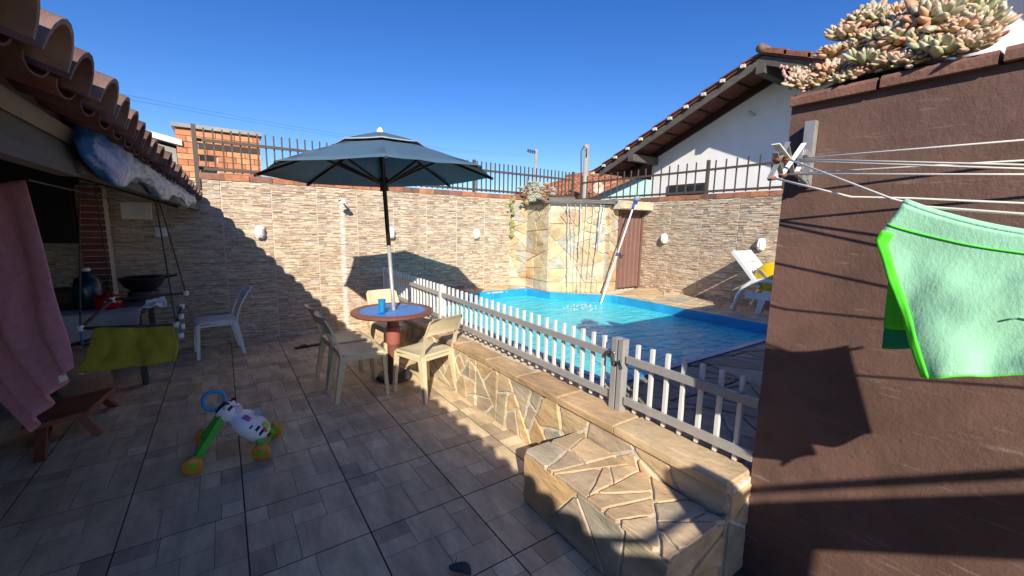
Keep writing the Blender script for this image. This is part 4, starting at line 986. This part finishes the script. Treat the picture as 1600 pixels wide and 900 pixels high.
# ================================================================== PLANTS
def rosette(r_, n_leaf, tilt, cols, seed):
    rr = random.Random(seed); mb = MB(); ga = 2.39996
    for k in range(n_leaf):
        t_ = (k + .5) / n_leaf; a = k * ga; el = R(80) * (1 - t_) ** 1.0 + R(12) * t_; l = r_ * (.45 + .55 * t_) * rr.uniform(.85, 1.1); w_ = r_ * (.125 + .065 * t_)
        d = V((cos(a) * cos(el), sin(a) * cos(el), sin(el))); s_ = V((-sin(a), cos(a), 0)); u_ = d.cross(s_); u_ = u_ if u_.z > 0 else -u_
        c0, c1 = rr.choice(cols); f = rr.uniform(.85, 1.15)
        base = d * (r_ * .08); n6 = 6; rings = []
        for q, (s, ww) in enumerate(((0, .5), (.35, .9), (.68, 1.0), (.90, .6), (1.0, .08))):
            ctr = base + d * (l * s) + u_ * (r_ * .10 * s * s)
            rings.append([ctr + s_ * (w_ * ww * cos(2 * pi * j / n6)) + u_ * (w_ * .55 * ww * sin(2 * pi * j / n6)) for j in range(n6)])
        for q in range(4):
            tt_ = q / 3; mb.col = tuple((c0[i] * (1 - tt_) + c1[i] * tt_) * f for i in range(3)); mb.loft(rings[q:q + 2], caps=(q == 3))
    me = mb.mesh('rosette', True); bm = bmesh.new(); bm.from_mesh(me); bmesh.ops.remove_doubles(bm, verts=bm.verts, dist=.00005); bmesh.ops.recalc_face_normals(bm, faces=bm.faces); bm.to_mesh(me); bm.free(); return me
GC = [((.27, .35, .13), (.58, .36, .28)), ((.33, .40, .17), (.60, .42, .34)), ((.38, .33, .14), (.60, .31, .20)), ((.22, .33, .14), (.48, .40, .30)), ((.30, .37, .15), (.52, .46, .30))]
rs_ = [rosette(.085, n_, 0, [GC[s], GC[(s + 1) % 5]], s) for s, n_ in ((0, 38), (1, 30), (2, 44), (3, 34))]
su = thing('succulent_clump', 'mass of pinkish green succulents spilling over the parapet', 'plant', (2.62, -2.0, 2.15))
mb = MB(); rings = []
for k in range(13):
    t_ = k / 12; yq = .28 - .62 * t_; h_ = .02 + .10 * math.sin(min(1, t_ * 1.15) * pi) ** .8; rings.append([V((.09 + x * .12, yq, z * h_)) for x, z in ((-1, 0), (-.8, .5), (-.3, .85), (.4, .9), (1, .5), (1.1, 0))])
mb.loft(rings); mb.build('stem_mass', G['soil'], su, True)
SP = [(60, 560, 75), (270, 500, 90), (260, 370, 75), (510, 430, 100), (360, 240, 90), (480, 260, 65), (520, 130, 95), (630, 150, 75), (740, 170, 75), (720, 80, 55), (760, 250, 120), (600, 270, 80), (690, 420, 75), (800, 410, 70), (980, 110, 135), (1020, 350, 110), (1220, 310, 85), (1180, 200, 95), (1080, 150, 80), (1250, 120, 95), (1330, 200, 85), (1370, 260, 65), (1180, 15, 90), (1270, 30, 70), (1090, 30, 80), (1420, 300, 40), (890, 110, 70), (1300, 170, 85), (400, 330, 55), (340, 180, 28), (180, 560, 70), (330, 540, 62), (430, 500, 62), (560, 470, 66), (640, 430, 64), (760, 420, 62), (860, 390, 60), (940, 380, 60), (1120, 350, 60), (1200, 330, 55), (110, 590, 55), (150, 470, 45), (20, 500, 40), (880, 300, 80), (1120, 290, 70), (420, 160, 60), (930, 210, 80), (560, 340, 60), (1000, 230, 70), (1080, 80, 80)]
for k, (zx, zy, zr) in enumerate(SP):
    zx = min(zx, 1400 - zr * 1.1); px = 1240 + zx / 4.444; py = (zy + .45 * zr) / 4.444; low = zy / 700
    # height on the clump decides how far back it sits
    base_y = (157 - (px - 1235) * .243); hh = max(0, base_y - py); xw = 2.50 + min(.22, hh * .0022) + rnd.uniform(-.012, .012)
    p = on(px, py, 0, xw); dist = (p - CAM).length; rad = zr / 4.444 * dist / 650.75
    o = put('rosette', rs_[k % 4], G['succulent'], su); o.location = p - V((2.62, -2.0, 2.15)); s_ = rad / .085 * 1.3; o.scale = (s_, s_, s_)
    td = (CAM - p).normalized(); upv = (Z_ * .9 + td * .55 + V((rnd.uniform(-.35, .35), rnd.uniform(-.35, .35), 0))).normalized(); o.rotation_mode = 'QUATERNION'; o.rotation_quaternion = upv.to_track_quat('Z', 'Y') @ Matrix.Rotation(rnd.uniform(0, 6.28), 3, 'Z').to_quaternion()
mb = MB(); p = on(1236, 138, 0, 2.5) - V((2.62, -2.0, 2.15)); q = on(1224, 103, 0, 2.5) - V((2.62, -2.0, 2.15)); mb.tube([p, p.lerp(q, .5) + V((0, .008, 0)), q], .004, 6)
for k in range(9):
    t_ = k / 8; c0 = p.lerp(q, t_); mb.lathe([(.002, -.008), (.009, 0), (.003, .01)], 6, c0 + V((rnd.uniform(-.012, .012), rnd.uniform(-.012, .012), 0)))
mb.col = None; mb.build('flower_spike', mat('spike_pink', (.55, .32, .26), .6, .1), su, True)

GW = [((.30, .36, .28), (.50, .54, .44)), ((.24, .32, .26), (.46, .50, .42)), ((.34, .34, .22), (.55, .50, .36))]
GR = [((.25, .16, .10), (.32, .13, .08)), ((.32, .25, .10), (.40, .26, .12))]; GY = [((.40, .45, .14), (.55, .55, .20)), ((.34, .42, .12), (.50, .52, .22))]
cs = thing('succulent_bed', 'grey-green succulents planted on top of the stone closet', 'plant', (5.3, 3.4, CZ))
mw = [rosette(.07, 24, 0, GW, 20 + s) for s in range(2)]; mr_ = rosette(.07, 22, 0, GR, 30); my = rosette(.05, 16, 0, GY, 31)
MB().prism([(-.2, -.28), (.25, -.55), (.4, .2), (-.1, .5)], (0, 0, -.02), X_, Y_, Z_, 0, .05, .01).build('soil_bed', G['soil'], cs)
for k in range(58):
    px = rnd.uniform(812, 866); py = rnd.uniform(292, 322) - (6 if 825 < px < 855 else 0); yq = 3.05 + (866 - px) / 54 * .75 + (322 - py) * .012
    p = on(px, py, 1, max(3.0, min(3.85, yq))); kind = mr_ if (px > 848 and rnd.random() < .6) or (px < 825 and rnd.random() < .35) else mw[k % 2]
    o = put('rosette', kind, G['succulent'], cs); o.location = p - V((5.3, 3.4, CZ)); s_ = rnd.uniform(.75, 1.25); o.scale = (s_, s_, s_); td = (V((0, 0, 1)) + V((-.5, -.7, 0)) * rnd.uniform(.1, 1)).normalized(); o.rotation_mode = 'QUATERNION'; o.rotation_quaternion = td.to_track_quat('Z', 'Y')
tv = thing('trailing_plant', 'yellow-green plant trailing down the corner of the closet', 'plant', (5.02, 3.95, CZ))
mb = MB(); mb.tube([(0, .02, .08), (-.02, -.03, 0), (-.02, -.04, -.3), (.0, -.04, -.62)], .006, 6); mb.build('stem', G['leaf_dry'], tv)
for k in range(34):
    z = rnd.uniform(-.62, .12); r_ = .09 if z > -.1 else .035; o = put('rosette', my, G['succulent'], tv); o.location = (rnd.uniform(-r_, r_) - .02, -.05 + rnd.uniform(-.03, .0), z); s_ = rnd.uniform(.6, 1.1); o.scale = (s_, s_, s_); o.rotation_euler = (rnd.uniform(.8, 2.0), rnd.uniform(-.5, .5), rnd.uniform(-.6, .6))
tp = thing('dry_spike_plant', 'tall reddish dry flower spike above the closet succulents', 'plant', (5.22, 3.75, CZ + .03))
mb = MB(); mb.tube([(0, 0, 0), (.01, 0, .25), (0, 0, .47)], .006, 6); mb.build('stalk', G['rust'], tp)
mb = MB()
for k in range(44):
    z = .06 + .40 * k / 44; a = k * 2.4; l = .075 * (1 - .7 * k / 44); d = V((cos(a), sin(a), .5)).normalized(); s_ = V((-sin(a), cos(a), 0)) * .008
    p0 = V((0, 0, z)); mb.add([p0 - s_, p0 + s_, p0 + d * l], [(0, 1, 2)])
o = mb.build('flowers', mat('spike_rust', (.30, .15, .07), .8, .2), tp); o.modifiers.new('t', 'SOLIDIFY').thickness = .004

# ================================================================== CLOTHESLINE
cb = thing('clothes_dryer', 'folding accordion clothes dryer with cream wires on the brown wall', 'clothes dryer', (0, 0, 0))
mb = MB(); mb.loft([[V((x, y, z)) for x, y in ((2.462, -1.815), (2.496, -1.815), (2.496, -1.85), (2.462, -1.85))] for z in (1.79, 2.04)]); mb.build('wall_plate', G['galvanised'], cb)
YJ = -1.86
J = {}
def joint(px, py): return on(px, py, 1, YJ)
arms = [((1212, 225), (1230, 248)), ((1233, 222), (1204, 279)), ((1233, 224), (1242, 271)), ((1256, 224), (1222, 273)), ((1214, 238), (1224, 278)), ((1257, 226), (1252, 255)), ((1251, 255), (1243, 273)), ((1262, 252), (1246, 271))]
for k, (a, b) in enumerate(arms):
    mb = MB(); mb.bar(joint(*a) + V((0, .004 * (k % 3), 0)), joint(*b) + V((0, .004 * (k % 3), 0)), .004, .016 if k else .026, (0, 1, 0)); 
    mb.build('scissor_arm', G['galvanised'] if k % 3 else G['white_plastic'], cb)
for q in ((1228, 249), (1206, 279), (1223, 274), (1243, 271), (1215, 250)):
    mb = MB(); p = joint(*q); mb.tube([p + V((0, -.012, 0)), p + V((0, .012, 0))], .007, 8); mb.build('rivet', G['rust'], cb, True)
mb = MB(); a, b = joint(1256, 238), V((2.47, -1.84, 1.90)); mb.bar(a, b, .02, .02); mb.bar(joint(1245, 271), V((2.47, -1.84, 1.81)), .012, .02); mb.build('bracket_arm', G['galvanised'], cb)
XC = 2.03
def wr_(pts, nm='wire'):
    mb = MB(); mb.tube(pts, .0034, 8); mb.build(nm, G['wire'], cb, True)
E_ = -4.3
def run(p, px, py, xw):           # wire from the joint through a pixel at depth plane xw, on past the camera
    q = on(px, py, 0, xw); d = q - p; e = p + d * ((E_ - p.y) / d.y); wr_([p, q, e])
wr_([joint(1230, 248), V((2.055, -2.215, 1.70)), V((XC, -2.28, 1.678)), V((XC, -2.9, 1.60)), V((2.10, E_, 1.85))])
run(joint(1258, 247), 1600, 219, 2.44); run(joint(1247, 249), 1600, 258, 2.30); run(joint(1248, 252), 1600, 264, 2.33); run(joint(1246, 271), 1600, 251, 2.40); run(joint(1228, 272), 1600, 273, 2.22); 
wr_([joint(1212, 279), on(1330, 308, 0, 2.14), on(1420, 310, 0, 2.14), on(1600, 318, 0, 2.14), V((2.14, E_, 1.80))])
mb = MB(); mb.box(2.0, 2.495, E_ - .03, E_, 1.80, 1.90); mb.build('far_bracket', G['galvanised'], cb)

gc = thing('mint_garment', 'mint green garment with neon trim hanging on the clothesline', 'garment', (0, 0, 0))
ZTOP = lambda t_: 1.688 - .088 * sin(pi * t_) ** .9
def ZBOT(t_):
    K = [(0, 1.245), (.2, 1.275), (.36, 1.30), (.6, 1.15), (.85, 1.18), (1, 1.27)]
    for (a, za), (b, zb_) in zip(K[:-1], K[1:]):
        if t_ <= b: f_ = (t_ - a) / (b - a); f_ = f_ * f_ * (3 - 2 * f_); return za + (zb_ - za) * f_
    return K[-1][1]
def front(u, v):
    y = -2.245 - .63 * u; zt_ = ZTOP(u)
    # left edge flares out then slants back towards the hem
    le = (.045 * min(1, v / .22) if v < .22 else .045 - .135 * (v - .22) / .78)
    y += le * (1 - u) ** 2
    z = zt_ + (ZBOT(u) - zt_) * v
    x = XC - .012 - .03 * v + .014 * sin(u * 16 + v * 3) * v + .016 * mnoise.noise(V((u * 7 + v * 2, v * 3.2, 2))) * min(1, v * 3) + .0035 * mnoise.noise(V((u * 20 + v * 8, v * 6, 5))) * min(1, v * 3)
    return V((x, y, z))
def back(u, v):
    y = -2.245 - .58 * u; le = .02 * min(1, v / .3); y += le * (1 - u) ** 2
    return V((XC + .02 + .05 * v + .012 * sin(u * 13 + 1) * v, y, ZTOP(u) + (ZBOT(u) + .03 - ZTOP(u)) * v))
def sheet(fn_, nu, nv, u0, u1, v0, v1, nm, m_, off=0., th=.003):
    mb = MB(); vs_ = []
    for j in range(nv + 1):
        for i in range(nu + 1):
            p = fn_(u0 + (u1 - u0) * i / nu, v0 + (v1 - v0) * j / nv); p.x += off; vs_.append(p)
    mb.add(vs_, [(j * (nu + 1) + i, j * (nu + 1) + i + 1, (j + 1) * (nu + 1) + i + 1, (j + 1) * (nu + 1) + i) for j in range(nv) for i in range(nu)])
    o = mb.build(nm, m_, gc, True); md = o.modifiers.new('t', 'SOLIDIFY'); md.thickness = th; md.offset = 0; return o
sheet(front, 70, 44, 0, 1, 0, 1, 'front_panel', G['mint_cloth']); sheet(back, 40, 24, 0, 1, 0, 1, 'back_panel', G['green_inside'])
def over(u, v):
    a = pi * v; p = front(u, 0); return V((XC + .004 - .016 * cos(a), p.y, p.z + .012 * sin(a)))
sheet(over, 40, 6, 0, 1, 0, 1, 'fold', G['mint_cloth'])
sheet(front, 3, 40, .0, .038, .16, 1, 'side_trim', G['neon_trim'], -.003, .002)
sheet(front, 60, 2, .0, 1, .118, .128, 'waist_seam', G['neon_trim'], -.003, .002)
sheet(front, 60, 2, .03, 1, .992, 1.0, 'hem_trim', G['neon_trim'], -.002, .002)
sheet(back, 6, 10, .0, .09, .5, .85, 'inner_patch', G['neon_trim'], -.006, .003)
sheet(front, 3, 3, .50, .53, .09, .14, 'care_label', G['white_cloth'], -.008, .002)
mb = MB(); pts = [front(.31 + .5 * k / 12, .62 - .15 * (k / 12) ** .6) + V((-.005, 0, 0)) for k in range(13)]; mb.tube(pts, .0022, 5); mb.build('stitched_seam', G['mint_cloth'], gc, True)

# ================================================================== NEIGHBOURS
di = thing('satellite_dish', 'white satellite dish behind the parapet at the top right', 'satellite dish', (0, 0, 0))
dc = on(1617, 4, 0, 2.85); nd = (CAM - dc).normalized(); nd = (nd + V((-.1, .12, .12))).normalized(); a = nd.cross(Z_).normalized(); b = a.cross(nd)
rad = 56 * (dc - CAM).length / 650.75
mb = MB(); rings = []
for r_, h_ in ((.02, -.06), (.35, -.055), (.7, -.03), (1.0, 0), (1.0, .012), (.7, -.018), (.35, -.045), (.02, -.05)): rings.append([dc + (a * cos(2 * pi * k / 40) + b * sin(2 * pi * k / 40)) * (r_ * rad) + nd * (h_ * 1.5) for k in range(40)])
mb.loft(rings); mb.build('reflector', G['white_plaster'], di, True)
mb = MB(); mb.tube([dc - nd * .08, dc - nd * .15 + V((0, 0, -.05)), V((dc.x + .1, dc.y, 2.15))], .02, 8); mb.build('mast', G['galvanised'], di, True)

# white gable house
hs = thing('gable_house', 'white gabled house with a brown tiled roof beyond the wall', 'house', (0, 0, 0))
XV, XG = 8.3, 9.25; RY, RZ = 1.30, 4.72; SLP = .425
EY = 5.22; EYR = -4.0
def rz(y): return RZ - SLP * abs(y - RY)
mb = MB(); gw = [(EYR + .7, -.5), (4.1, -.5), (4.1, rz(4.1) - .24), (RY, RZ - .24), (EYR + .7, rz(EYR + .7) - .24)]
mb.prism(gw, (XG, 0, 0), Y_, Z_, X_, 0, 8.0); mb.build('wall', G['white_plaster'], hs)
wd = MB(); wd.box(XG - .03, XG, 2.68, 3.62, 2.26, 2.64); o = wd.build('window', G['dark_wood'], hs)
mb = MB(); mb.box(XG - .036, XG - .031, 2.74, 3.56, 2.31, 2.59); mb.build('pane', mat('dark_glass', (.01, .01, .012), .08, .1), o)
mb = MB(); mb.box(XG - .04, XG - .032, 3.13, 3.16, 2.30, 2.60); mb.build('mullion', G['dark_wood'], o)
def slope_pts(yl, yh, x0, x1, dz0, dz1):
    return [[V((x, yl, rz(yl) + dz0)), V((x, yl, rz(yl) + dz1)), V((x, yh, rz(yh) + dz1)), V((x, yh, rz(yh) + dz0))] for x in (x0, x1)]
mb = MB(); mb.loft(slope_pts(EY - .1, RY, XV + .03, 17, -.11, -.075)); mb.loft(slope_pts(EYR, RY, XV + .03, 17, -.11, -.075)); rfo = mb.build('roof', mat('roof_under', (.15, .05, .035), .9, .3, 8), hs)
for nm, yl in (('barge_board', EY - .25), ('barge_board', EYR)):
    mb = MB(); mb.loft(slope_pts(yl, RY, XV + .06, XV + .10, -.27, -.13)); mb.build(nm, G['grey_wood'], hs)
for yl in (EY - .25, EYR):
    mb = MB(); mb.loft(slope_pts(yl, RY, XG - .06, XG - .01, -.27, -.13)); mb.build('wall_rafter', G['dark_wood'], hs)
for yq in (RY, 4.0, -1.6):
    mb = MB(); mb.box(XV + .02, XG + .02, yq - .07, yq + .07, rz(yq) - .42, rz(yq) - .27); mb.build('purlin', G['grey_wood'], hs)
for yq in [4.9 - .38 * k for k in range(9)]:
    mb = MB(); mb.box(XV + .1, XG, yq - .02, yq + .02, rz(yq) - .145, rz(yq) - .11); mb.build('batten', G['dark_wood'], hs)
NTL = 11; dyt = (EY - RY) / NTL
for k in range(NTL):
    y1 = EY - k * dyt; y0 = y1 - dyt - .05
    for c in range(6):
        x0 = XV + c * .22; mb = MB(); rings = []
        for yq, up in ((y1, .035), (y0, .0)):
            rings.append([V((x0 + .11 - .11 * cos(pi * q / 7), yq, rz(yq) - .072 + up + .055 * sin(pi * q / 7))) for q in range(8)] + [V((x0 + .11 - .098 * cos(pi * q / 7), yq, rz(yq) - .084 + up + .055 * sin(pi * q / 7))) for q in range(7, -1, -1)])
        mb.loft(rings); o = mb.build('roof_tile', G['roof_clay'], rfo); cc = rnd.choice([(.16, .06, .04), (.20, .075, .05), (.13, .055, .04)]); o.color = (*cc, 1)
    mb = MB(); mb.box(XV - .012, XV + .04, y1 - .10, y1 - .02, rz(y1) - .10, rz(y1) - .045); mb.build('mortar_dab', G['mortar'], rfo)
for k in range(7):
    y0 = RY - .0 - k * .36; mb = MB()
    mb.loft([[V((XV, y0, rz(y0) - .08)), V((XV + 1.3, y0, rz(y0) - .08)), V((XV + 1.3, y0, rz(y0) - .01)), V((XV, y0, rz(y0) - .01))], [V((XV, y0 - .40, rz(y0 - .40) - .07)), V((XV + 1.3, y0 - .40, rz(y0 - .4) - .07)), V((XV + 1.3, y0 - .40, rz(y0 - .4) + .02)), V((XV, y0 - .40, rz(y0 - .4) + .02))]])
    o = mb.build('roof_tile', G['roof_clay'], rfo); o.color = (.26, .10, .06, 1)
mb = MB(); mb.tube([(XV - .05, RY, RZ - .03), (XV + .35, RY, RZ + .0)], [.075, .065], 12); mb.tube([(XV + .32, RY, RZ - .02), (XV + .8, RY, RZ)], [.075, .065], 12); o = mb.build('ridge_tile', G['roof_clay'], rfo, True); o.color = (.20, .12, .09, 1)
mb = MB(); mb.tube([(XG, 1.78, 3.86), (XG - .16, 1.80, 3.90)], .022, 8); mb.build('pipe_stub', G['galvanised'], hs, True)

# far clay-roofed house
hm = thing('far_house', 'low turquoise house with an orange tiled roof beyond the waterfall', 'house', (0, 0, 0))
HX0, HZ0, HXR, HZR, HY0, HY1 = 11.1, 2.78, 15.2, 4.3, 8.0, 17.0
mb = MB(); mb.prism([(HX0 + .45, -.5), (18.8, -.5), (18.8, 2.8), (HXR, HZR - .2), (HX0 + .45, 2.78)], (0, HY0 + .4, 0), X_, Z_, Y_, 0, 7.5); mb.build('wall', G['turquoise_wall'], hm)
sl_ = V((HXR - HX0, 0, HZR - HZ0)); sln = V((-sl_.z, 0, sl_.x)).normalized()
mb = MB(); p0 = V((HX0, HY0, HZ0)); mb.loft([[p0, p0 + sl_, p0 + sl_ - sln * .12, p0 - sln * .12], [p0 + V((0, 6, 0)), p0 + sl_ + V((0, 4.0, 0)), p0 + sl_ + V((0, 4.0, 0)) - sln * .12, p0 + V((0, 6, 0)) - sln * .12]])
mb.loft([[V((HXR, HY0, HZR)), V((19.3, HY0, 2.78)), V((19.3, HY0, 2.66)), V((HXR, HY0, HZR - .12))], [V((HXR, HY0 + 6, HZR)), V((19.3, HY0 + 6, 2.78)), V((19.3, HY0 + 6, 2.66)), V((HXR, HY0 + 6, HZR - .12))]])
ro = mb.build('roof', mat('far_roof', (.34, .13, .07), .85, .35, 5, dirt=.3), hm)
tmsh = None; nrow = 12; Ls = sl_.length
for r_ in range(nrow):
    for c in range(26):
        s0 = r_ / nrow; ymax = 6 - 2.0 * s0
        yq = c * .235 + (.0)
        if yq > ymax - .2: continue
        if tmsh is None:
            mb = MB(); d = sl_.normalized(); ll = Ls / nrow * 1.08
            mb.loft([[Y_ * (.105 - .105 * cos(pi * q / 5)) + sln * (.07 * sin(pi * q / 5) + up) + d * s_ for q in range(6)] for s_, up in ((0, .03), (ll, .0))]); tmsh = mb.mesh('roof_tile')
        if r_ * 26 + c > 290: pass
        o = put('roof_tile', tmsh, G['roof_clay'], ro); o.location = p0 + sl_ * s0 + Y_ * yq; cc = rnd.choice([(.44, .17, .09), (.38, .14, .075), (.50, .21, .11), (.30, .12, .07)]); o.color = (*cc, 1)
d2 = thing('small_dish', 'rust-marked round dish behind the corner railing', 'satellite dish', (0, 0, 0))
dc = on(935, 294, 1, 7.0); nd = (CAM - dc).normalized(); a = nd.cross(Z_).normalized(); b = a.cross(nd); mb = MB(); rings = []
for r_, h_ in ((.02, -.04), (.6, -.03), (1, 0), (1, .015), (.6, -.01), (.02, -.02)): rings.append([dc + (a * cos(2 * pi * k / 28) + b * sin(2 * pi * k / 28)) * (r_ * .18) + nd * h_ for k in range(28)])
mb.loft(rings); mb.build('reflector', mat('rusty_white', (.72, .58, .45), .8, .4, 9, dirt=.6, dscale=7), d2, True); mb = MB(); mb.tube([dc - nd * .05, dc - nd * .1 + V((0, 0, -1.5))], .02, 8); mb.build('mast', G['galvanised'], d2)
def upole(label, px, ptop, pbot, y, r_):
    t_ = thing('utility_pole', label, 'pole', (0, 0, 0)); a = on(px, ptop, 1, y); b = V((a.x, a.y, -.5)); mb = MB(); mb.tube([b, a], [r_ * 1.3, r_], 12); mb.build('shaft', G['concrete'], t_, True); return t_, a
t_, a = upole('weathered concrete post with a curved conduit beside the gable roof', 917, 226, 320, 7.6, .085)
mb = MB(); q = on(908, 300, 1, 7.5); r2 = on(908, 237, 1, 7.5); s2 = on(912, 229, 1, 7.5); u2 = on(917, 232, 1, 7.5); mb.tube([q, r2, s2, u2, u2 + V((0, 0, -.25))], .018, 8); mb.build('conduit', G['charcoal'], t_, True)
t_, a = upole('distant grey utility pole with a cross-arm of insulators', 838, 234, 320, 25, .12)
mb = MB(); mb.bar(a + V((0, 0, -.15)), a + V((-1.1, -.3, -.20)), .08, .08); mb.build('cross_arm', G['grey_wood'], t_)
for k in range(4):
    p = a + V((-.25 - .25 * k, -.08 - .06 * k, -.17)); mb = MB(); mb.lathe([(.03, -.18), (.08, -.14), (.05, -.08), (.08, -.02), (.03, .1)], 8, p); mb.build('insulator', G['charcoal'], t_, True)
for k, (q0, q1) in enumerate((((822, 240), (190, 147)), ((826, 243), (200, 155)))):
    p0 = on(*q0, 1, 24.8); p1 = on(*q1, 1, 14.0); pts = [p0.lerp(p1, s_ / 14) - Z_ * (1.0 * 4 * (s_ / 14) * (1 - s_ / 14) * .4) for s_ in range(15)]
    mb = MB(); mb.tube(pts, .0035, 5); o = mb.build('power_line', G['charcoal']); tag(o, ('upper' if k == 0 else 'lower') + ' of the two thin power lines crossing the sky', 'power line', 'power lines')
# brick building behind the back wall
bb = thing('brick_shed', 'orange hollow-brick shed behind the railing at the left', 'building', (0, 5.5, 0))
MB().box(.09, 1.12, .02, 1.6, -.5, 2.965).build('wall_core', G['mortar'], bb)
me = MB().box(0, .235, -.012, .02, 0, .078).mesh('brick'); me2 = MB().box(0, .078, -.012, .02, 0, .235).mesh('brick')
rowk = 0; z = 2.0
while z < 2.95:
    x = .072 - (.12 if rowk % 2 else 0)
    while x < 1.1:
        if not (.36 < x + .12 < .52 and 2.3 < z < 2.74) and not (2.62 < z < 2.72 and x > .3):
            o = put('brick', me, G['terracotta'], bb); xx = max(x, .072); o.location = (xx, 0, z); o.scale.x = min(.235, x + .235 - xx, 1.135 - xx) / .235; c = rnd.choice([(.62, .26, .12), (.55, .21, .09), (.68, .31, .15), (.50, .19, .09)]); o.color = (*c, 1)
        x += .243
    z += .086; rowk += 1
mb = MB(); mb.box(.33, .53, -.006, .03, 2.25, 2.72); mb.build('opening_shade', G['dark_interior'], bb); mb = MB(); mb.box(.33, 1.13, -.02, .03, 2.684, 2.772); mb.build('lintel_beam', G['dark_wood'], bb)  # near-black panel on the solid core paints the shade inside the gap
mb = MB(); mb.box(.03, 1.17, -.06, 1.7, 2.965, 3.02); mb.build('roof_slab', G['concrete'], bb)
wl = thing('lean_to', 'pale lean-to wall with a white roof edge beside the brick shed', 'building', (0, 5.5, 0))
mb = MB(); mb.prism([(-1.6, -.5), (.06, -.5), (.06, 2.66), (-1.6, 3.05)], (0, .05, 0), X_, Z_, Y_, 0, 1.2); mb.build('wall', G['concrete'], wl)
mb = MB(); mb.loft([[V((-1.65, y, 3.10)), V((.14, y, 2.70)), V((.14, y, 2.78)), V((-1.65, y, 3.18))] for y in (-.05, 1.4)]); mb.build('roof_edge', G['white_plaster'], wl)

# ================================================================== OUT OF FRAME, ADDED SHADOW CASTERS BEHIND THE CAMERA
pb_ = thing('shadow_beam', 'added unseen beam and rod behind the camera, casting bands on the brown wall', 'beam', (0, 0, 0))  # beam and rod added only to cast the bands low on the brown wall
mb = MB(); mb.box(.2, 2.49, -4.20, -4.12, 1.69, 1.87); mb.build('beam', G['grey_wood'], pb_)
mb = MB(); mb.tube([(.2, -4.155, 1.955), (2.49, -4.155, 1.955)], .018, 8); mb.build('rod', G['galvanised'], pb_, True)
cbn = thing('shadow_cabinet', 'tall dark cabinet standing behind the camera', 'cabinet', (1.1, -3.75, 0))  # thin box added to darken the wall foot and the step's near end
mb = MB(); mb.box(.08, .2, -.38, .35, .06, 1.68); mb.build('carcass', G['dark_wood'], cbn)
mb = MB(); mb.box(.09, .19, .352, .368, .1, 1.62); mb.build('door', G['dark_wood'], cbn)
mb = MB(); mb.box(.085, .195, -.36, .33, 0, .06); mb.build('plinth', G['dark_wood'], cbn)
